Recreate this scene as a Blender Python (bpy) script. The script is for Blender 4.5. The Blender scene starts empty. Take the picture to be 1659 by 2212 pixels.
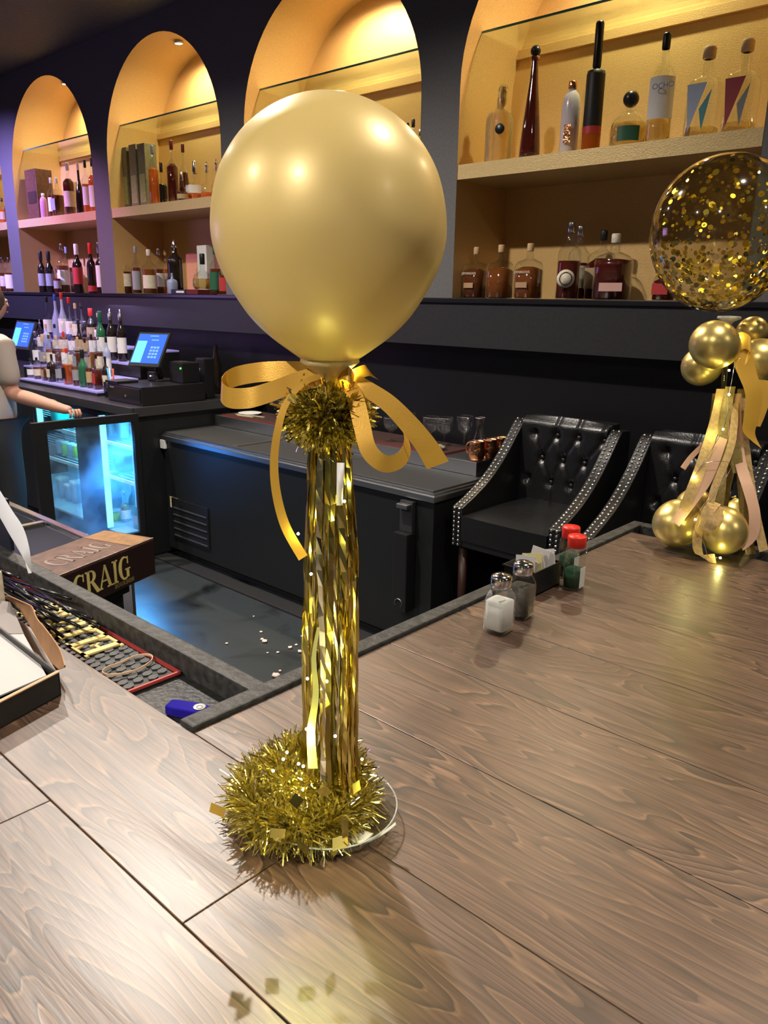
import bpy, math, random
from mathutils import Vector as V, Matrix
import bmesh
random.seed(7)
C = bpy.context.scene
COL = C.collection
PI = math.pi
# ---------------------------------------------------------------- camera, world, exposure
EYE = 1.62
FPX, PITCH, ROLL, YAW = 1664.55, 0.2677133, 0.0174439, 0.7343048
cp, sp = math.cos(PITCH), math.sin(PITCH)
fwd = V((-math.sin(YAW)*cp, math.cos(YAW)*cp, -sp))
rt0 = V((math.cos(YAW), math.sin(YAW), 0)); up0 = rt0.cross(fwd)
rt = math.cos(ROLL)*rt0 + math.sin(ROLL)*up0
up = -math.sin(ROLL)*rt0 + math.cos(ROLL)*up0
cd = bpy.data.cameras.new('camera'); cam = bpy.data.objects.new('camera', cd); COL.objects.link(cam)
m = Matrix((rt, up, -fwd)).transposed().to_4x4(); m.translation = V((0, 0, EYE)); cam.matrix_world = m
cd.sensor_fit = 'VERTICAL'; cd.sensor_height = 36; cd.lens = 36*FPX/2212; cd.clip_start = 0.02
C.camera = cam
w = bpy.data.worlds.new('world'); C.world = w; w.use_nodes = True
w.node_tree.nodes['Background'].inputs[0].default_value = (0.55, 0.6, 0.75, 1)
w.node_tree.nodes['Background'].inputs[1].default_value = 0.05
C.view_settings.view_transform = 'Standard'; C.view_settings.look = 'None'
C.view_settings.exposure = 0.12; C.view_settings.gamma = 1
C.view_settings.use_curve_mapping = False

DOWNLIGHT_W = 34; PUCK_W = 10.5; FRIDGE_W = 8; PURPLE_W = 8; FAIRY_W = 0.06

# ---------------------------------------------------------------- helpers
def at(px, py, X=None, Y=None, Z=None, D=None):
    """point of the room on a given real plane (X, Y, Z of the room, or depth)"""
    r = (px-829.5)/FPX*rt - (py-1106)/FPX*up + fwd
    if X is not None: k = X/r.x
    elif Y is not None: k = Y/r.y
    elif Z is not None: k = (Z-EYE)/r.z
    else: k = D
    return V((0, 0, EYE)) + r*k

def lin(c):
    return tuple(((x/255)/12.92 if x <= 10 else (((x/255)+0.055)/1.055)**2.4) for x in c)

MATS = {}
def mat(name, col, rough=0.5, metal=0.0, trans=0.0, emit=None, estr=0, coat=0, spec=0.5, bump=0, bscale=40, var=0, alpha=1, ior=1.45, noise_rough=0):
    if name in MATS: return MATS[name]
    m = bpy.data.materials.new(name); m.use_nodes = True; nt = m.node_tree
    p = nt.nodes['Principled BSDF']
    p.inputs['Base Color'].default_value = (*col, 1); p.inputs['Roughness'].default_value = rough
    p.inputs['Metallic'].default_value = metal; p.inputs['Transmission Weight'].default_value = trans
    p.inputs['IOR'].default_value = ior; p.inputs['Coat Weight'].default_value = coat
    p.inputs['Coat Roughness'].default_value = 0.08
    p.inputs['Specular IOR Level'].default_value = spec; p.inputs['Alpha'].default_value = alpha
    if emit: p.inputs['Emission Color'].default_value = (*emit, 1); p.inputs['Emission Strength'].default_value = estr
    tc = nt.nodes.new('ShaderNodeTexCoord')
    n = nt.nodes.new('ShaderNodeTexNoise'); n.inputs['Scale'].default_value = bscale; n.inputs['Detail'].default_value = 4
    nt.links.new(tc.outputs['Object'], n.inputs['Vector'])
    if bump:
        b = nt.nodes.new('ShaderNodeBump'); b.inputs['Strength'].default_value = bump; b.inputs['Distance'].default_value = 0.004
        nt.links.new(n.outputs['Fac'], b.inputs['Height']); nt.links.new(b.outputs['Normal'], p.inputs['Normal'])
    if var:
        r = nt.nodes.new('ShaderNodeValToRGB')
        r.color_ramp.elements[0].position = 0.3; r.color_ramp.elements[1].position = 0.7
        r.color_ramp.elements[0].color = tuple(max(0, x*(1-var)) for x in col)+(1,)
        r.color_ramp.elements[1].color = tuple(min(1, x*(1+var)) for x in col)+(1,)
        nt.links.new(n.outputs['Fac'], r.inputs['Fac']); nt.links.new(r.outputs['Color'], p.inputs['Base Color'])
    MATS[name] = m; return m

def thin_glass(name, tint=(0.95, 0.97, 0.96), rough=0.03, refl=1.0):
    if name in MATS: return MATS[name]
    m = bpy.data.materials.new(name); m.use_nodes = True; nt = m.node_tree
    for n in list(nt.nodes): nt.nodes.remove(n)
    o = nt.nodes.new('ShaderNodeOutputMaterial'); t = nt.nodes.new('ShaderNodeBsdfTransparent'); t.inputs[0].default_value = (*tint, 1)
    g = nt.nodes.new('ShaderNodeBsdfGlossy'); g.inputs['Roughness'].default_value = rough; g.inputs['Color'].default_value = (refl, refl, refl, 1)
    l0 = nt.nodes.new('ShaderNodeLayerWeight'); l0.inputs[0].default_value = 0.5
    l1 = nt.nodes.new('ShaderNodeMath'); l1.operation = 'POWER'; l1.inputs[1].default_value = 3.5; nt.links.new(l0.outputs['Facing'], l1.inputs[0])
    lw = nt.nodes.new('ShaderNodeMath'); lw.operation = 'MULTIPLY_ADD'; lw.inputs[1].default_value = 0.85; lw.inputs[2].default_value = 0.06; nt.links.new(l1.outputs[0], lw.inputs[0])
    mx = nt.nodes.new('ShaderNodeMixShader')
    nt.links.new(lw.outputs[0], mx.inputs[0]); nt.links.new(t.outputs[0], mx.inputs[1]); nt.links.new(g.outputs[0], mx.inputs[2])
    nt.links.new(mx.outputs[0], o.inputs[0]); MATS[name] = m; return m

def catmull(pts, n=8, closed=False):
    out = []; P = [V(p) for p in pts]; N = len(P)
    rng = range(N if closed else N-1)
    for i in rng:
        p0 = P[(i-1) % N] if (closed or i > 0) else P[0]; p1 = P[i]; p2 = P[(i+1) % N]
        p3 = P[(i+2) % N] if (closed or i+2 < N) else P[-1]
        for k in range(n):
            t = k/n
            out.append(0.5*((2*p1)+(p2-p0)*t+(2*p0-5*p1+4*p2-p3)*t*t+(3*p1-p0-3*p2+p3)*t**3))
    if not closed: out.append(P[-1])
    return out

class MB:
    def __init__(s): s.v = []; s.f = []; s.sm = []
    def add(s, vs, fs, smooth=False):
        o = len(s.v); s.v += [V(x) for x in vs]; s.f += [tuple(i+o for i in f) for f in fs]; s.sm += [smooth]*len(fs); return s
    def box(s, x0, x1, y0, y1, z0, z1, b=0):
        if b:
            bm = bmesh.new(); bmesh.ops.create_cube(bm, size=1)
            for v in bm.verts: v.co = V(((x0+x1)/2+v.co.x*(x1-x0), (y0+y1)/2+v.co.y*(y1-y0), (z0+z1)/2+v.co.z*(z1-z0)))
            bmesh.ops.bevel(bm, geom=bm.edges[:], offset=b, segments=2, affect='EDGES', profile=0.6)
            bm.verts.index_update(); vs = [v.co.copy() for v in bm.verts]; fs = [tuple(v.index for v in f.verts) for f in bm.faces]; bm.free()
            return s.add(vs, fs)
        vs = [(x, y, z) for z in (z0, z1) for y in (y0, y1) for x in (x0, x1)]
        return s.add(vs, [(0, 2, 3, 1), (4, 5, 7, 6), (0, 1, 5, 4), (2, 6, 7, 3), (0, 4, 6, 2), (1, 3, 7, 5)])
    def obox(s, o, a, b, c):
        o, a, b, c = V(o), V(a), V(b), V(c)
        vs = [o, o+a, o+b, o+a+b, o+c, o+a+c, o+b+c, o+a+b+c]
        return s.add(vs, [(0, 2, 3, 1), (4, 5, 7, 6), (0, 1, 5, 4), (2, 6, 7, 3), (0, 4, 6, 2), (1, 3, 7, 5)])
    def lathe(s, prof, n=20, c=(0, 0, 0), p=2.0, rot=0.0, sy=1.0, a0=0, a1=2*PI, axis=None):
        c = V(c); full = abs(a1-a0-2*PI) < 1e-6; nn = n if full else n+1; vs = []; fs = []
        M = axis.to_track_quat('Z', 'Y').to_matrix() if axis is not None else None
        for (r, z) in prof:
            for k in range(nn):
                a = a0+(a1-a0)*k/n; ca, sa = math.cos(a), math.sin(a)
                q = r/((abs(ca)**p+abs(sa)**p)**(1/p)) if p != 2 else r
                x, y = q*ca, q*sa*sy
                v = V((x*math.cos(rot)-y*math.sin(rot), x*math.sin(rot)+y*math.cos(rot), z))
                if M: v = M @ v
                vs.append(c+v)
        for i in range(len(prof)-1):
            for k in range(n):
                k2 = (k+1) % nn
                fs.append((i*nn+k, i*nn+k2, (i+1)*nn+k2, (i+1)*nn+k))
        return s.add(vs, fs, True)
    def cyl(s, p0, p1, r0, r1=None, n=12, caps=True):
        p0, p1 = V(p0), V(p1); r1 = r0 if r1 is None else r1; d = p1-p0
        pr = [(r0, 0), (r1, d.length)]
        if caps: pr = [(0.0001, 0)]+pr+[(0.0001, d.length)]
        return s.lathe(pr, n, p0, axis=d)
    def ball(s, c, r, n=12, sz=(1, 1, 1)):
        c = V(c); pr = [(max(1e-4, r*math.sin(PI*i/(n//2+2))), -r*math.cos(PI*i/(n//2+2))*sz[2]) for i in range(n//2+3)]
        return s.lathe([(a*sz[0], b) for a, b in pr], n, c, sy=sz[1]/sz[0])
    def tube(s, pts, r, n=8):
        P = [V(p) for p in pts]; vs = []; fs = []; u = None
        for i, p in enumerate(P):
            t = (P[min(i+1, len(P)-1)]-P[max(i-1, 0)]).normalized()
            if u is None: u = t.orthogonal().normalized()
            u = (u-t*u.dot(t)).normalized(); b = t.cross(u); rr = r[i] if isinstance(r, (list, tuple)) else r
            vs += [p+(u*math.cos(2*PI*k/n)+b*math.sin(2*PI*k/n))*rr for k in range(n)]
        for i in range(len(P)-1):
            for k in range(n): fs.append((i*n+k, i*n+(k+1) % n, (i+1)*n+(k+1) % n, (i+1)*n+k))
        fs.append(tuple(range(n))[::-1]); fs.append(tuple((len(P)-1)*n+k for k in range(n)))
        return s.add(vs, fs, True)
    def strip(s, pts, wv, smooth=True):
        """flat band: centre points and half width vectors"""
        vs = []; fs = []
        for p, ww in zip(pts, wv): vs += [V(p)-ww, V(p)+ww]
        for i in range(len(pts)-1): fs.append((2*i, 2*i+1, 2*i+3, 2*i+2))
        return s.add(vs, fs, smooth)
    def prism(s, poly, o, U, W, N, t):
        o, U, W, N = V(o), V(U), V(W), V(N); k = len(poly)
        vs = [o+U*a+W*b for a, b in poly]+[o+U*a+W*b+N*t for a, b in poly]
        fs = [tuple(range(k))[::-1], tuple(range(k, 2*k))]+[(i, (i+1) % k, (i+1) % k+k, i+k) for i in range(k)]
        return s.add(vs, fs)
    def build(s, name, m, parent=None, world=True, solid=0, bevel=0):
        me = bpy.data.meshes.new(name)
        off = parent_loc(parent) if (parent is not None and world) else V((0, 0, 0))
        me.from_pydata([v-off for v in s.v], [], s.f); me.update()
        for p, q in zip(me.polygons, s.sm): p.use_smooth = q
        ms = m if isinstance(m, list) else [m]
        for x in ms: me.materials.append(x)
        bm = bmesh.new(); bm.from_mesh(me); bmesh.ops.recalc_face_normals(bm, faces=bm.faces); bm.to_mesh(me); bm.free()
        o = bpy.data.objects.new(name, me); COL.objects.link(o)
        if parent is not None: o.parent = parent
        if solid:
            md = o.modifiers.new('s', 'SOLIDIFY'); md.thickness = solid; md.offset = 0
            md = o.modifiers.new('e', 'EDGE_SPLIT'); md.split_angle = 0.9
        if bevel:
            md = o.modifiers.new('b', 'BEVEL'); md.width = bevel; md.segments = 2; md.limit_method = 'ANGLE'
        return o
def parent_loc(p):
    l = V((0, 0, 0))
    while p is not None: l += p.location; p = p.parent
    return l
def thing(name, label, cat, loc=(0, 0, 0), group=None):
    o = bpy.data.objects.new(name, None); o.empty_display_size = 0.05; COL.objects.link(o); o.location = loc
    o['label'] = label; o['category'] = cat
    if group: o['group'] = group
    return o
def tag(o, label, cat, group=None, kind=None):
    o['label'] = label; o['category'] = cat
    if group: o['group'] = group
    if kind: o['kind'] = kind
    return o
def struct(o):
    o['kind'] = 'structure'; return o
def dup(root, loc, label=None, rz=None):
    def cpy(o, par):
        c = o.copy(); COL.objects.link(c); c.parent = par
        for ch in list(o.children): cpy(ch, c)
        return c
    r = cpy(root, None); r.location = loc
    if rz is not None: r.rotation_euler = (0, 0, rz)
    if label: r['label'] = label
    return r
def lamp(name, kind, loc, energy, col, size=0.1, parent=None, rot=None, spot=None, blend=0.5):
    d = bpy.data.lights.new(name, kind); d.energy = energy; d.color = col
    if kind == 'AREA': d.shape = 'DISK'; d.size = size
    elif kind in ('POINT', 'SPOT'): d.shadow_soft_size = size
    if spot: d.spot_size = spot; d.spot_blend = blend
    o = bpy.data.objects.new(name, d); COL.objects.link(o); o.location = loc
    if rot: o.rotation_euler = rot
    if parent is not None: o.parent = parent; o.location = V(loc)-parent_loc(parent)
    return o

# ---- serif lettering drawn as polygons (u right, v up, letter height 1)
def arc(cx, cy, rx, ry, a0, a1, t0, t1, n=14):
    """crescent stroke from angle a0 to a1; t0 thickness at the ends, t1 in the middle; convex pieces"""
    out = []; pr = None
    for i in range(n+1):
        f = i/n; a = math.radians(a0+(a1-a0)*f); t = t0+(t1-t0)*math.sin(PI*f)**0.8
        o_ = (cx+rx*math.cos(a), cy+ry*math.sin(a)); i_ = (cx+(rx-t)*math.cos(a), cy+(ry-t*0.55)*math.sin(a))
        if pr: out.append([pr[0], o_, i_, pr[1]])
        pr = (o_, i_)
    return out
def rect(x0, x1, y0, y1): return [(x0, y0), (x1, y0), (x1, y1), (x0, y1)]
def glyph(ch):
    if ch == 'C': return arc(.45, .5, .43, .52, 48, 312, .05, .23)+[rect(.70, .76, .66, .98)], .86
    if ch == 'G': return arc(.45, .5, .43, .52, 48, 312, .05, .23)+[rect(.70, .76, .66, .98), rect(.62, .80, .06, .44), rect(.52, .90, .40, .45)], .96
    if ch == 'O': return arc(.45, .5, .43, .52, 90, 270, .05, .22)+arc(.45, .5, .43, .52, -90, 90, .05, .22), .92
    if ch == 'I': return [rect(.12, .31, 0, 1), rect(.02, .41, 0, .06), rect(.02, .41, .94, 1)], .45
    if ch == 'L': return [rect(.12, .30, 0, 1), rect(.02, .42, .94, 1), rect(.02, .70, 0, .07), [(.62, .07), (.70, .07), (.72, .30)]], .74
    if ch == 'E': return [rect(.12, .30, 0, 1), rect(.02, .68, .93, 1), rect(.02, .70, 0, .07), rect(.3, .55, .47, .54), rect(.51, .56, .38, .63), [(.60, .93), (.68, .93), (.68, .72)], [(.62, .07), (.70, .07), (.73, .30)]], .76
    if ch == 'J': return [rect(.16, .34, .02, 1), rect(.04, .46, .94, 1)]+arc(.12, .02, .22, .24, 180, 360, .06, .12, 8), .5
    if ch == 'H': return [rect(.1, .28, 0, 1), rect(.62, .80, 0, 1), rect(.28, .62, .48, .55), rect(0, .38, 0, .06), rect(0, .38, .94, 1), rect(.52, .9, 0, .06), rect(.52, .9, .94, 1)], .94
    if ch == 'A': return [[(.02, 0), (.10, 0), (.46, 1), (.38, .98)], [(.36, 1), (.50, 1), (.88, 0), (.66, 0)], rect(.2, .68, .3, .36), rect(-.06, .22, 0, .05), rect(.56, .96, 0, .05)], .94
    if ch == 'R': return [rect(.1, .28, 0, 1), rect(0, .4, 0, .06), rect(0, .34, .94, 1)]+arc(.36, .74, .36, .26, -90, 90, .06, .2, 10)+[rect(.28, .4, .94, 1), rect(.28, .4, .48, .54), [(.34, .5), (.54, .5), (.98, 0), (.72, -.02)]], .92
    if ch == 'B': return [rect(.1, .28, 0, 1), rect(0, .34, 0, .06), rect(0, .34, .94, 1)]+arc(.36, .74, .32, .26, -90, 90, .06, .18, 10)+arc(.36, .27, .36, .27, -90, 90, .06, .2, 10), .78
    if ch == 'U': return [rect(.1, .28, .25, 1), rect(0, .38, .94, 1), rect(.62, .7, .25, 1), rect(.52, .8, .94, 1)]+arc(.4, .27, .3, .29, 180, 360, .14, .1, 10), .84
    if ch == 'N': return [rect(.12, .2, 0, 1), rect(.02, .3, 0, .05), [(.06, 1), (.28, 1), (.78, 0), (.66, 0)], rect(.68, .76, 0, 1), rect(.6, .86, .95, 1)], .9
    return [], .4
def letters(txt, o, U, W, N, h, t, mb, gap=0.02, shear=0):
    x = 0
    for i, ch in enumerate(txt):
        g, adv = glyph(ch)
        for poly in g: mb.prism([(x+a*h+shear*b*h, b*h) for a, b in poly], o, U, W, N, t)
        x += (adv+gap)*h
    return x
def sans(txt, o, U, W, h, name, m, parent, depth=0.0003):
    cu = bpy.data.curves.new(name, 'FONT'); cu.body = txt; cu.size = h; cu.extrude = depth; cu.align_x = 'CENTER'
    ob = bpy.data.objects.new(name, cu); me = bpy.data.meshes.new_from_object(ob); bpy.data.objects.remove(ob)
    U, W = V(U).normalized(), V(W).normalized(); N = U.cross(W); off = parent_loc(parent)
    for v in me.vertices: v.co = V(o)+U*v.co.x+W*v.co.y+N*v.co.z-off
    me.materials.append(m); q = bpy.data.objects.new(name, me); COL.objects.link(q); q.parent = parent; return q

# ---------------------------------------------------------------- materials
M_black = mat('black_paint', (0.012, 0.012, 0.014), 0.45, bump=0.1, bscale=60, var=0.3)
M_wall = mat('charcoal_paint', (0.115, 0.113, 0.115), 0.42, bump=0.15, bscale=90, var=0.12)
M_ceil = mat('ceiling_paint', (0.06, 0.058, 0.062), 0.6, bump=0.1, bscale=30, var=0.2)
M_gold = mat('gold_paint', (0.70, 0.45, 0.175), 0.42, metal=0.25, bump=0.35, bscale=220, var=0.14)
M_shelfgold = mat('gold_shelf', (0.60, 0.44, 0.20), 0.4, metal=0.3, bump=0.3, bscale=200, var=0.1)
M_steel = mat('brushed_steel', (0.45, 0.46, 0.48), 0.32, metal=1, bump=0.08, bscale=300)
M_chrome = mat('chrome', (0.75, 0.75, 0.76), 0.15, metal=1)
M_blackmetal = mat('black_vinyl_steel', (0.010, 0.011, 0.012), 0.38, bump=0.15, bscale=250)
M_plastic = mat('black_plastic', (0.012, 0.012, 0.013), 0.3)
M_leather = mat('black_leather', (0.010, 0.010, 0.011), 0.28, bump=0.25, bscale=160, coat=0.2)
M_rubber = mat('black_rubber', (0.014, 0.014, 0.015), 0.6)
M_white = mat('white_plastic', (0.7, 0.7, 0.68), 0.4)
M_paper = mat('white_paper', (0.72, 0.70, 0.68), 0.7)
M_cream = mat('cream_label', (0.62, 0.55, 0.42), 0.6, var=0.15, bscale=80)
M_kraft = mat('kraft_card', (0.40, 0.22, 0.11), 0.75, bump=0.1, var=0.12)
M_box = mat('black_card', (0.018, 0.018, 0.02), 0.5, bump=0.05)
M_glass = thin_glass('clear_glass')
M_glassgreen = thin_glass('shelf_glass', (0.86, 0.95, 0.90))
M_edge = mat('glass_edge', (0.10, 0.28, 0.24), 0.15, spec=0.8)
M_foil = mat('gold_foil', (0.95, 0.80, 0.24), 0.16, metal=1)
M_foils = mat('pale_gold_foil', (0.97, 0.92, 0.62), 0.13, metal=1)
M_foild = mat('dark_gold_foil', (0.50, 0.42, 0.12), 0.2, metal=1)
M_fairy = mat('fairy_bulb', (1, 0.95, 0.5), 0.3, emit=(1, 0.95, 0.42), estr=60)
M_copper = mat('hammered_copper', (0.85, 0.38, 0.18), 0.2, metal=1, bump=0.9, bscale=60)

def wood_mat():
    m = bpy.data.materials.new('counter_wood'); m.use_nodes = True; nt = m.node_tree; L = nt.links; N = nt.nodes
    p = N['Principled BSDF']
    tc = N.new('ShaderNodeTexCoord'); oi = N.new('ShaderNodeObjectInfo')
    ma = N.new('ShaderNodeMath'); ma.operation = 'MULTIPLY'; ma.inputs[1].default_value = 37.0; L.new(oi.outputs['Random'], ma.inputs[0])
    cx = N.new('ShaderNodeCombineXYZ'); L.new(ma.outputs[0], cx.inputs[0]); L.new(ma.outputs[0], cx.inputs[1])
    ad = N.new('ShaderNodeVectorMath'); ad.operation = 'ADD'; L.new(tc.outputs['Object'], ad.inputs[0]); L.new(cx.outputs[0], ad.inputs[1])
    mp = N.new('ShaderNodeMapping'); mp.inputs['Scale'].default_value = (2.0, 12.0, 1.0); L.new(ad.outputs[0], mp.inputs[0])
    n1 = N.new('ShaderNodeTexNoise'); n1.inputs['Scale'].default_value = 1.0; n1.inputs['Detail'].default_value = 2.6; n1.inputs['Roughness'].default_value = 0.45; n1.inputs['Distortion'].default_value = 0.5
    L.new(mp.outputs[0], n1.inputs[0])
    k = N.new('ShaderNodeMath'); k.operation = 'MULTIPLY'; k.inputs[1].default_value = 19; L.new(n1.outputs['Fac'], k.inputs[0])
    fr = N.new('ShaderNodeMath'); fr.operation = 'FRACT'; L.new(k.outputs[0], fr.inputs[0])
    cr = N.new('ShaderNodeValToRGB'); e = cr.color_ramp.elements
    e[0].position = 0; e[0].color = (0.012, 0.007, 0.005, 1); e[1].position = 1.0; e[1].color = (0.118, 0.062, 0.039, 1)
    for pos, c in ((0.12, (0.038, 0.022, 0.015)), (0.4, (0.110, 0.059, 0.037)), (0.80, (0.132, 0.073, 0.045)), (0.92, (0.25, 0.145, 0.082))):
        x = cr.color_ramp.elements.new(pos); x.color = (*c, 1)
    L.new(fr.outputs[0], cr.inputs[0])
    # fine fibres
    mp2 = N.new('ShaderNodeMapping'); mp2.inputs['Scale'].default_value = (14, 260, 1); L.new(ad.outputs[0], mp2.inputs[0])
    n2 = N.new('ShaderNodeTexNoise'); n2.inputs['Scale'].default_value = 1; n2.inputs['Detail'].default_value = 5; L.new(mp2.outputs[0], n2.inputs[0])
    # strength of figure varies over the board
    n3 = N.new('ShaderNodeTexNoise'); n3.inputs['Scale'].default_value = 3.0; n3.inputs['Detail'].default_value = 2; L.new(ad.outputs[0], n3.inputs[0])
    r3 = N.new('ShaderNodeMapRange'); r3.inputs[1].default_value = 0.35; r3.inputs[2].default_value = 0.65; r3.inputs[3].default_value = 0.45; r3.inputs[4].default_value = 1.0; L.new(n3.outputs['Fac'], r3.inputs[0])
    mx = N.new('ShaderNodeMix'); mx.data_type = 'RGBA'; mx.inputs[6].default_value = (0.114, 0.063, 0.041, 1)
    L.new(r3.outputs[0], mx.inputs[0]); L.new(cr.outputs[0], mx.inputs[7])
    r2 = N.new('ShaderNodeMapRange'); r2.inputs[1].default_value = 0.3; r2.inputs[2].default_value = 0.7; r2.inputs[3].default_value = 0.6; r2.inputs[4].default_value = 1.35; L.new(n2.outputs['Fac'], r2.inputs[0])
    vm = N.new('ShaderNodeVectorMath'); vm.operation = 'SCALE'; L.new(mx.outputs[2], vm.inputs[0]); L.new(r2.outputs[0], vm.inputs['Scale'])
    # board to board tone
    r4 = N.new('ShaderNodeMapRange'); r4.inputs[3].default_value = 0.70; r4.inputs[4].default_value = 0.90; L.new(oi.outputs['Random'], r4.inputs[0])
    vm2 = N.new('ShaderNodeVectorMath'); vm2.operation = 'SCALE'; L.new(vm.outputs[0], vm2.inputs[0]); L.new(r4.outputs[0], vm2.inputs['Scale'])
    L.new(vm2.outputs[0], p.inputs['Base Color'])
    b = N.new('ShaderNodeBump'); b.inputs['Strength'].default_value = 0.3; b.inputs['Distance'].default_value = 0.0006
    s = N.new('ShaderNodeMath'); s.operation = 'ADD'; L.new(n2.outputs['Fac'], s.inputs[0]); L.new(fr.outputs[0], s.inputs[1])
    L.new(s.outputs[0], b.inputs['Height']); L.new(b.outputs[0], p.inputs['Normal'])
    p.inputs['Roughness'].default_value = 0.40; p.inputs['Specular IOR Level'].default_value = 0.9; p.inputs['Coat Weight'].default_value = 0.3; p.inputs['Coat Roughness'].default_value = 0.36
    return m
M_wood = wood_mat()

def slate_mat():
    m = bpy.data.materials.new('slate_floor'); m.use_nodes = True; nt = m.node_tree; L = nt.links; N = nt.nodes; p = N['Principled BSDF']
    tc = N.new('ShaderNodeTexCoord')
    n = N.new('ShaderNodeTexNoise'); n.inputs['Scale'].default_value = 3; n.inputs['Detail'].default_value = 8; n.inputs['Distortion'].default_value = 0.6; L.new(tc.outputs['Object'], n.inputs[0])
    r = N.new('ShaderNodeValToRGB'); r.color_ramp.elements[0].position = 0.32; r.color_ramp.elements[0].color = (0.004, 0.005, 0.006, 1)
    r.color_ramp.elements[1].position = 0.5; r.color_ramp.elements[1].color = (0.030, 0.037, 0.040, 1); L.new(n.outputs['Fac'], r.inputs[0]); L.new(r.outputs[0], p.inputs['Base Color'])
    b = N.new('ShaderNodeBump'); b.inputs['Strength'].default_value = 0.4; b.inputs['Distance'].default_value = 0.01; L.new(n.outputs['Fac'], b.inputs['Height']); L.new(b.outputs[0], p.inputs['Normal'])
    p.inputs['Roughness'].default_value = 0.35; return m
M_slate = slate_mat()

# ================================================================= ROOM
WY = 3.3            # facade plane
def Z(r): return EYE + r
def rel(o): return o
fl = MB().box(-12, 4.5, -4.5, 4.2, -0.1, 0).build('floor', M_slate); struct(fl)
ce = MB().box(-12, 4.5, -4.5, 4.2, Z(1.85), Z(1.95)).build('ceiling', M_ceil); struct(ce)
for nm, a in (('wall_left', (-12.1, -12, -4.5, 4.2)), ('wall_right', (4.5, 4.6, -4.5, 4.2)), ('wall_front', (-12, 4.5, -4.6, -4.5))):
    struct(MB().box(*a, 0, Z(1.85)).build(nm, M_wall))

# back wall with arched openings
NW, PER, NX0 = 1.439, 1.683, -2.528      # opening width, period, left edge of rightmost visible alcove
ZL, ZT, ZC = Z(0.02), Z(1.85), Z(1.01)   # ledge top, ceiling, arch centre
R = NW/2; BY = 3.745; NSEG = 32
idx = list(range(-2, 6))
wb = MB()
xl_edges = [NX0-PER*i for i in idx]      # descending
XR, XLFT = 4.5, -12.0
def quad(mb, a, b, c, d, smooth=False): mb.add([a, b, c, d], [(0, 1, 2, 3)], smooth)
prev = XR
for i in idx:
    x0 = NX0-PER*i; x1 = x0+NW; cx = x0+R
    x1c = min(x1, XR)
    quad(wb, (x1, WY, ZL), (prev, WY, ZL), (prev, WY, ZT), (x1, WY, ZT))
    prevp = (x1, ZC); 
    quad(wb, (x0, WY, ZC), (x0, WY, ZC), (x0, WY, ZC), (x0, WY, ZC)) if 0 else None
    for k in range(NSEG):
        a0 = PI*k/NSEG; a1 = PI*(k+1)/NSEG
        p0 = (cx+R*math.cos(a0), ZC+R*math.sin(a0)); p1 = (cx+R*math.cos(a1), ZC+R*math.sin(a1))
        quad(wb, (p1[0], WY, p1[1]), (p0[0], WY, p0[1]), (p0[0], WY, ZT), (p1[0], WY, ZT))
    prev = x0
quad(wb, (XLFT, WY, ZL), (prev, WY, ZL), (prev, WY, ZT), (XLFT, WY, ZT))
wb.box(XLFT, XR, BY+0.02, BY+0.12, 0, ZT)
wall = wb.build('wall_back', M_wall); struct(wall)
# ledge / fascia below the alcoves and recessed lower wall
lg = MB().box(XLFT, XR, WY-0.012, BY+0.02, Z(-0.005), ZL, b=0.004); lg.build('ledge_top', mat('black_gloss', (0.012, 0.012, 0.015), 0.2), wall)
MB().box(XLFT, XR, WY, WY+0.03, Z(-0.225), Z(-0.006)).build('fascia', mat('fascia_black', (0.022, 0.022, 0.025), 0.4, bump=0.1, bscale=60, var=0.15), wall)
MB().box(XLFT, XR, WY+0.12, WY+0.16, 0, Z(-0.2)).box(XLFT, XR, WY+0.03, BY+0.02, Z(-0.226), Z(-0.19)).build('lower_panel', mat('lower_black', (0.006, 0.006, 0.007), 0.35), wall)
# gold linings
for i in idx:
    x0 = NX0-PER*i; x1 = x0+NW; cx = x0+R
    if x0 > 2.5: continue
    a = MB()
    path = [(x0, ZL)]+[(cx-R*math.cos(PI*k/NSEG), ZC+R*math.sin(PI*k/NSEG)) for k in range(NSEG+1)]+[(x1, ZL)]
    vs = [(px, WY-0.002, pz) for px, pz in path]+[(px, BY, pz) for px, pz in path]; n = len(path)
    a.add(vs, [(k, k+1, n+k+1, n+k) for k in range(n-1)], True)
    a.add([(px, BY, pz) for px, pz in path], [tuple(range(n))])
    a.build('alcove_lining', M_gold, wall)

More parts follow.
